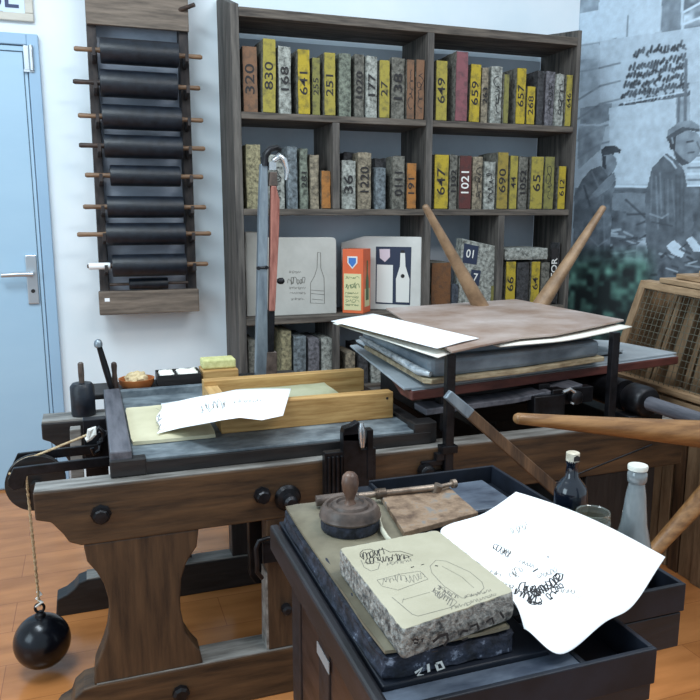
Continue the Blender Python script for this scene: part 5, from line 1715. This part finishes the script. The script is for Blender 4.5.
for (x0_, y0_, x1_, y1_, h_, n_, w_) in ((514, 590, 536, 600, 8, 6, .0019), (520, 586, 542, 594, 8, 6, .0019), (530, 597, 545, 586, 9, 5, .0022), (538, 592, 560, 576, 9, 7, .0022), (548, 598, 562, 584, 7, 5, .0018), (528, 602, 542, 603, 4, 3, .0018)):
    Q(scrib((x0_, y0_), (x1_, y1_), h_, n_, int(x0_)), w_)
Q([(553, 577), (557, 573), (563, 574), (562, 579), (556, 583), (553, 588), (558, 586)], .0022)
Q([(533, 601), (538, 604), (542, 601), (540, 598)], .0018)
Q([(547, 556.5), (549, 557)], .004); Q([(533, 571.5), (538, 568.5)], .0024)
Q(scrib((494, 545), (510, 556), 6, 5, 2), .0012); Q(scrib((510, 575), (522, 568), 6, 4, 4), .001, sf)
Q(scrib((511, 532), (528, 524), 6, 6, 5), .0008, sf); Q(scrib((500, 552), (512, 552), 5, 4, 6), .0009, sf)
Q(scrib((520, 561), (534, 567), 4, 5, 7), .0009, sf); Q(scrib((488, 570), (500, 576), 4, 4, 8), .001, sf)
Q(scrib((538, 578), (556, 568), 5, 6, 17), .0008, sf); Q(scrib((560, 590), (576, 592), 4, 5, 18), .0008, sf)
Q(scrib((503, 583), (520, 590), 4, 5, 19), .001, sf); Q(scrib((512, 572), (518, 577), 3, 3, 21), .0009, sf)
Q([(530, 530), (545, 526), (558, 529), (566, 538), (564, 548), (554, 553), (540, 552), (528, 546), (526, 536), (530, 530)], .0007, ft)
Q([(466, 546), (500, 540)], .0007, ft); Q([(482, 562), (510, 552)], .0006, ft); Q([(470, 550), (488, 566), (514, 586)], .0006, ft)
Q(scrib((572, 598), (590, 592), 4, 5, 22), .0006, ft); Q([(536, 536), (552, 545)], .0006, ft)
bk.build('black_sketch', M['ink'], ps); sf.build('grey_sketch', M['inkSoft'], ps); ft.build('faint_lines', M['inkFaint'], ps)

# ink dabber with egg-shaped knob
dc = onZ(351, 530, SZ); dc = Vector((.412, 1.176, SZ))
r = .054
db = thing('ink_dabber', 'round turned wooden ink dabber with egg-shaped knob handle on the olive slab', 'ink dabber', (dc.x, dc.y, SZ))
MB().lathe([(r * .92, .0006), (r * .97, .004), (r * .97, .020), (r * .9, .023)], dc, 'Z', 40).build('ink_pad', M['slabSide'], db, smooth=40)
MB().lathe([(r * .9, .022), (r * 1.0, .0225), (r * 1.03, .026), (r * .99, .031), (r * .98, .036), (r * .88, .044), (r * .78, .045), (r * .74, .041), (r * .64, .042), (r * .60, .047), (r * .46, .049), (r * .42, .045), (r * .16, .047), (.001, .047)], dc, 'Z', 44).build('turned_lid', M['mahog'], db, smooth=30)
hz = onY(351, 472, dc.y).z - SZ
MB().lathe([(.011, .046), (.0075, .052), (.0085, .058), (.0135, hz - .034), (.0155, hz - .020), (.0135, hz - .007), (.008, hz - .001), (.001, hz)], dc, 'Z', 26).build('knob', M['knob'], db, smooth=50)

# leather pad and the rod behind it
pz_ = .7575
pp = [onZ(380, 494, pz_ + .004), onZ(446, 484, pz_ + .004), onZ(478, 512, pz_ + .004), onZ(404, 532, pz_ + .004)]
pd = thing('stained_pad', 'square leather pad stained with brown, orange and blue ink behind the drawn stone', 'leather pad', (.575, 1.21, .7508))
N_ = 24
rows_ = []
top_ = []
for k_ in range(4):
    a_, b2 = pp[k_], pp[(k_ + 1) % 4]
    for i in range(N_):
        q_ = a_.lerp(b2, i / N_)
        n = noise.noise_vector(q_ * 60) * .0012
        top_.append((q_.x + n.x, q_.y + n.y))
MB().prism(top_, 'Z', .7508, pz_ + .004).build('pad', M['pad'], pd, bevel=.0015)
rd = thing('wooden_rod', 'slim brown grey rod with jointed metal end behind the dabber and pad', 'rod', (.51, 1.285, .75))
A_ = onZ(316, 501, .762); B_ = onZ(438, 487, .770); C_ = onZ(452, 484, .770)
MB().tube([A_, A_.lerp(B_, .3), A_.lerp(B_, .34)], [.0105, .0105, .008], 14).build('grip', M['mahog'], rd, smooth=40)
MB().tube([A_.lerp(B_, .34), B_], .0065, 12).build('shaft', M['brass'], rd, smooth=40)
k_ = MB()
m_ = A_.lerp(B_, .52)
k_.tube([m_ - (B_ - A_).normalized() * .010, m_ + (B_ - A_).normalized() * .010], .0105, 12)
k_.build('metal_collar', M['brass'], rd, smooth=40)
k_.tube([B_ + Vector((-.006, .0, -.012)), B_ + Vector((.0, -.004, .006))], .009, 12)
k_.tube([B_, C_], .0045, 10)
k_.tube([C_, C_ + Vector((.008, .001, 0))], .009, 12)
k_.build('metal_joint', M['brass'], rd, smooth=40)
k_ = MB()
# bone folder
bz = .7565
P_ = [onZ(381, 514, bz), onZ(379.5, 520, bz), onZ(382, 530, bz + .002), onZ(388, 539, bz + .003), onZ(391, 540, bz + .003)]
b = MB(); b.tube(P_, [.002, .005, .0065, .006, .003], 10, .5)
tag(b.build('bone_folder', M['boneW'], smooth=50), 'ivory curved bone folder between the dabber and the stained pad', 'bone folder')

# bottles and jar standing in the open drawer
FZ = .6695
def bottle_dark():
    c_ = Vector((onY(571, 490, 1.12).x, 1.12, FZ))
    zt = onY(574, 452, 1.12).z - FZ
    t = thing('ink_bottle', 'small round-shouldered dark blue ink bottle with pale stopper in the open drawer', 'bottle', c_)
    R = .031
    zs = onY(571, 481, 1.12).z - FZ
    MB().lathe([(R * .9, .0006), (R, .004), (R, zs - .022), (R * .92, zs - .010), (R * .62, zs + .002), (.0125, zs + .010), (.0105, zt - .024), (.0125, zt - .020), (.0125, zt - .016), (.004, zt - .015)], c_, 'Z', 32).build('bottle_glass', M['glassDk'], t, smooth=45)
    MB().lathe([(.0115, zt - .022), (.0125, zt - .018), (.0125, zt - .001), (.011, zt), (.001, zt)], c_, 'Z', 20).build('stopper', M['cork'], t, smooth=40)
    b = MB()
    b.prism([(c_.x - .006, c_.z + zt - .014), (c_.x + .006, c_.z + zt - .014), (c_.x + .006, c_.z + zt - .006), (c_.x, c_.z + zt - .003), (c_.x - .006, c_.z + zt - .006)], 'Y', c_.y - .0132, c_.y - .0118)
    b.build('stopper_stain', M['ink'], t)
bottle_dark()
def bottle_tall():
    Yb = .972
    c_ = Vector((onY(634.5, 540, Yb).x - .004, Yb, FZ))
    zt = onY(637, 465, Yb).z - FZ
    t = thing('tall_bottle', 'tall grey glass bottle with white cap standing in the open drawer', 'bottle', c_)
    z1 = onY(632, 500, Yb).z - FZ; z2 = onY(632, 525, Yb).z - FZ; z3 = onY(632, 545, Yb).z - FZ
    MB().lathe([(.030, .0006), (.0328, .004), (.0328, z3 - .01), (.030, z3 + .004), (.0215, z2 + .004), (.0165, z1 + .01), (.0130, zt - .032), (.0160, zt - .028), (.0165, zt - .014), (.0145, zt - .011), (.0145, zt - .009), (.001, zt - .009)], c_, 'Z', 36).build('bottle_glass', M['glassGrey'], t, smooth=45)
    MB().lathe([(.0140, zt - .0088), (.0162, zt - .008), (.0168, zt - .002), (.0158, zt), (.001, zt)], c_, 'Z', 30).build('cap', M['tin'], t, smooth=40)
bottle_tall()
def jar():
    Yb = 1.047
    c_ = Vector((onY(593, 515, Yb).x, Yb, FZ))
    zt = onY(593, 511, Yb).z - FZ
    t = thing('glass_jar', 'open clear glass jar with yellowish residue between the two bottles', 'jar', c_)
    R = .0315
    MB().lathe([(R * .9, .0006), (R, .004), (R, zt - .016), (R * .93, zt - .013), (R * .97, zt - .010), (R * .97, zt - .002), (R * .93, zt), (R * .86, zt - .002), (R * .86, zt - .012), (R * .91, zt - .018), (R * .91, .008), (R * .8, .005), (.001, .005)], c_, 'Z', 40).build('jar_glass', M['glassClear'], t, smooth=45)
    MB().lathe([(R * .905, .0082), (R * .905, zt - .034), (.001, zt - .034)], c_, 'Z', 32).build('residue', M['oil'], t, smooth=40)
jar()

# ================================================================== LIGHT, WORLD, CAMERA
w = bpy.data.worlds.new('room light')
bpy.context.scene.world = w
w.use_nodes = True
bg = w.node_tree.nodes['Background']
bg.inputs[0].default_value = (.70, .87, 1.0, 1)
bg.inputs[1].default_value = .78

def area(name, loc, target, sx, sy, power, col):
    l = bpy.data.lights.new(name, 'AREA')
    l.shape = 'RECTANGLE'; l.size = sx; l.size_y = sy; l.energy = power; l.color = col
    o = bpy.data.objects.new(name, l); C.objects.link(o)
    o.location = loc
    o.rotation_euler = (Vector(target) - Vector(loc)).to_track_quat('-Z', 'Y').to_euler()
    return o
area('ceiling_or_fill_light', (-.6, 1.7, 3.1), (.2, 2.2, .6), 1.3, .6, 52, (.82, .94, 1))
area('ceiling_or_fill_light', (1.5, .4, 3.1), (1.2, 1.4, .6), 1.4, .5, 34, (1, .98, .94))
area('ceiling_or_fill_light', (1.6, 1.9, 3.1), (2.2, 3.0, .8), 1.0, .5, 12, (.86, .93, 1))  # fill lamp added to lift the back and right walls, not a known fixture
area('window_light', (-2.6, .6, 1.9), (.8, 1.8, .7), 1.6, 1.6, 40, (.70, .89, 1))

cd = bpy.data.cameras.new('camera')
cam = bpy.data.objects.new('camera', cd); C.objects.link(cam)
cam.location = CAM
cd.sensor_width = 36
cd.lens = 36 * F / 700
cd.clip_start = .02
mtx = Matrix((rt, up, -fw)).transposed()
cam.rotation_euler = mtx.to_euler()
bpy.context.scene.camera = cam
vs = bpy.context.scene.view_settings
vs.view_transform = 'Standard'; vs.look = 'None'; vs.gamma = 1; vs.exposure = 0
vs.use_curve_mapping = False
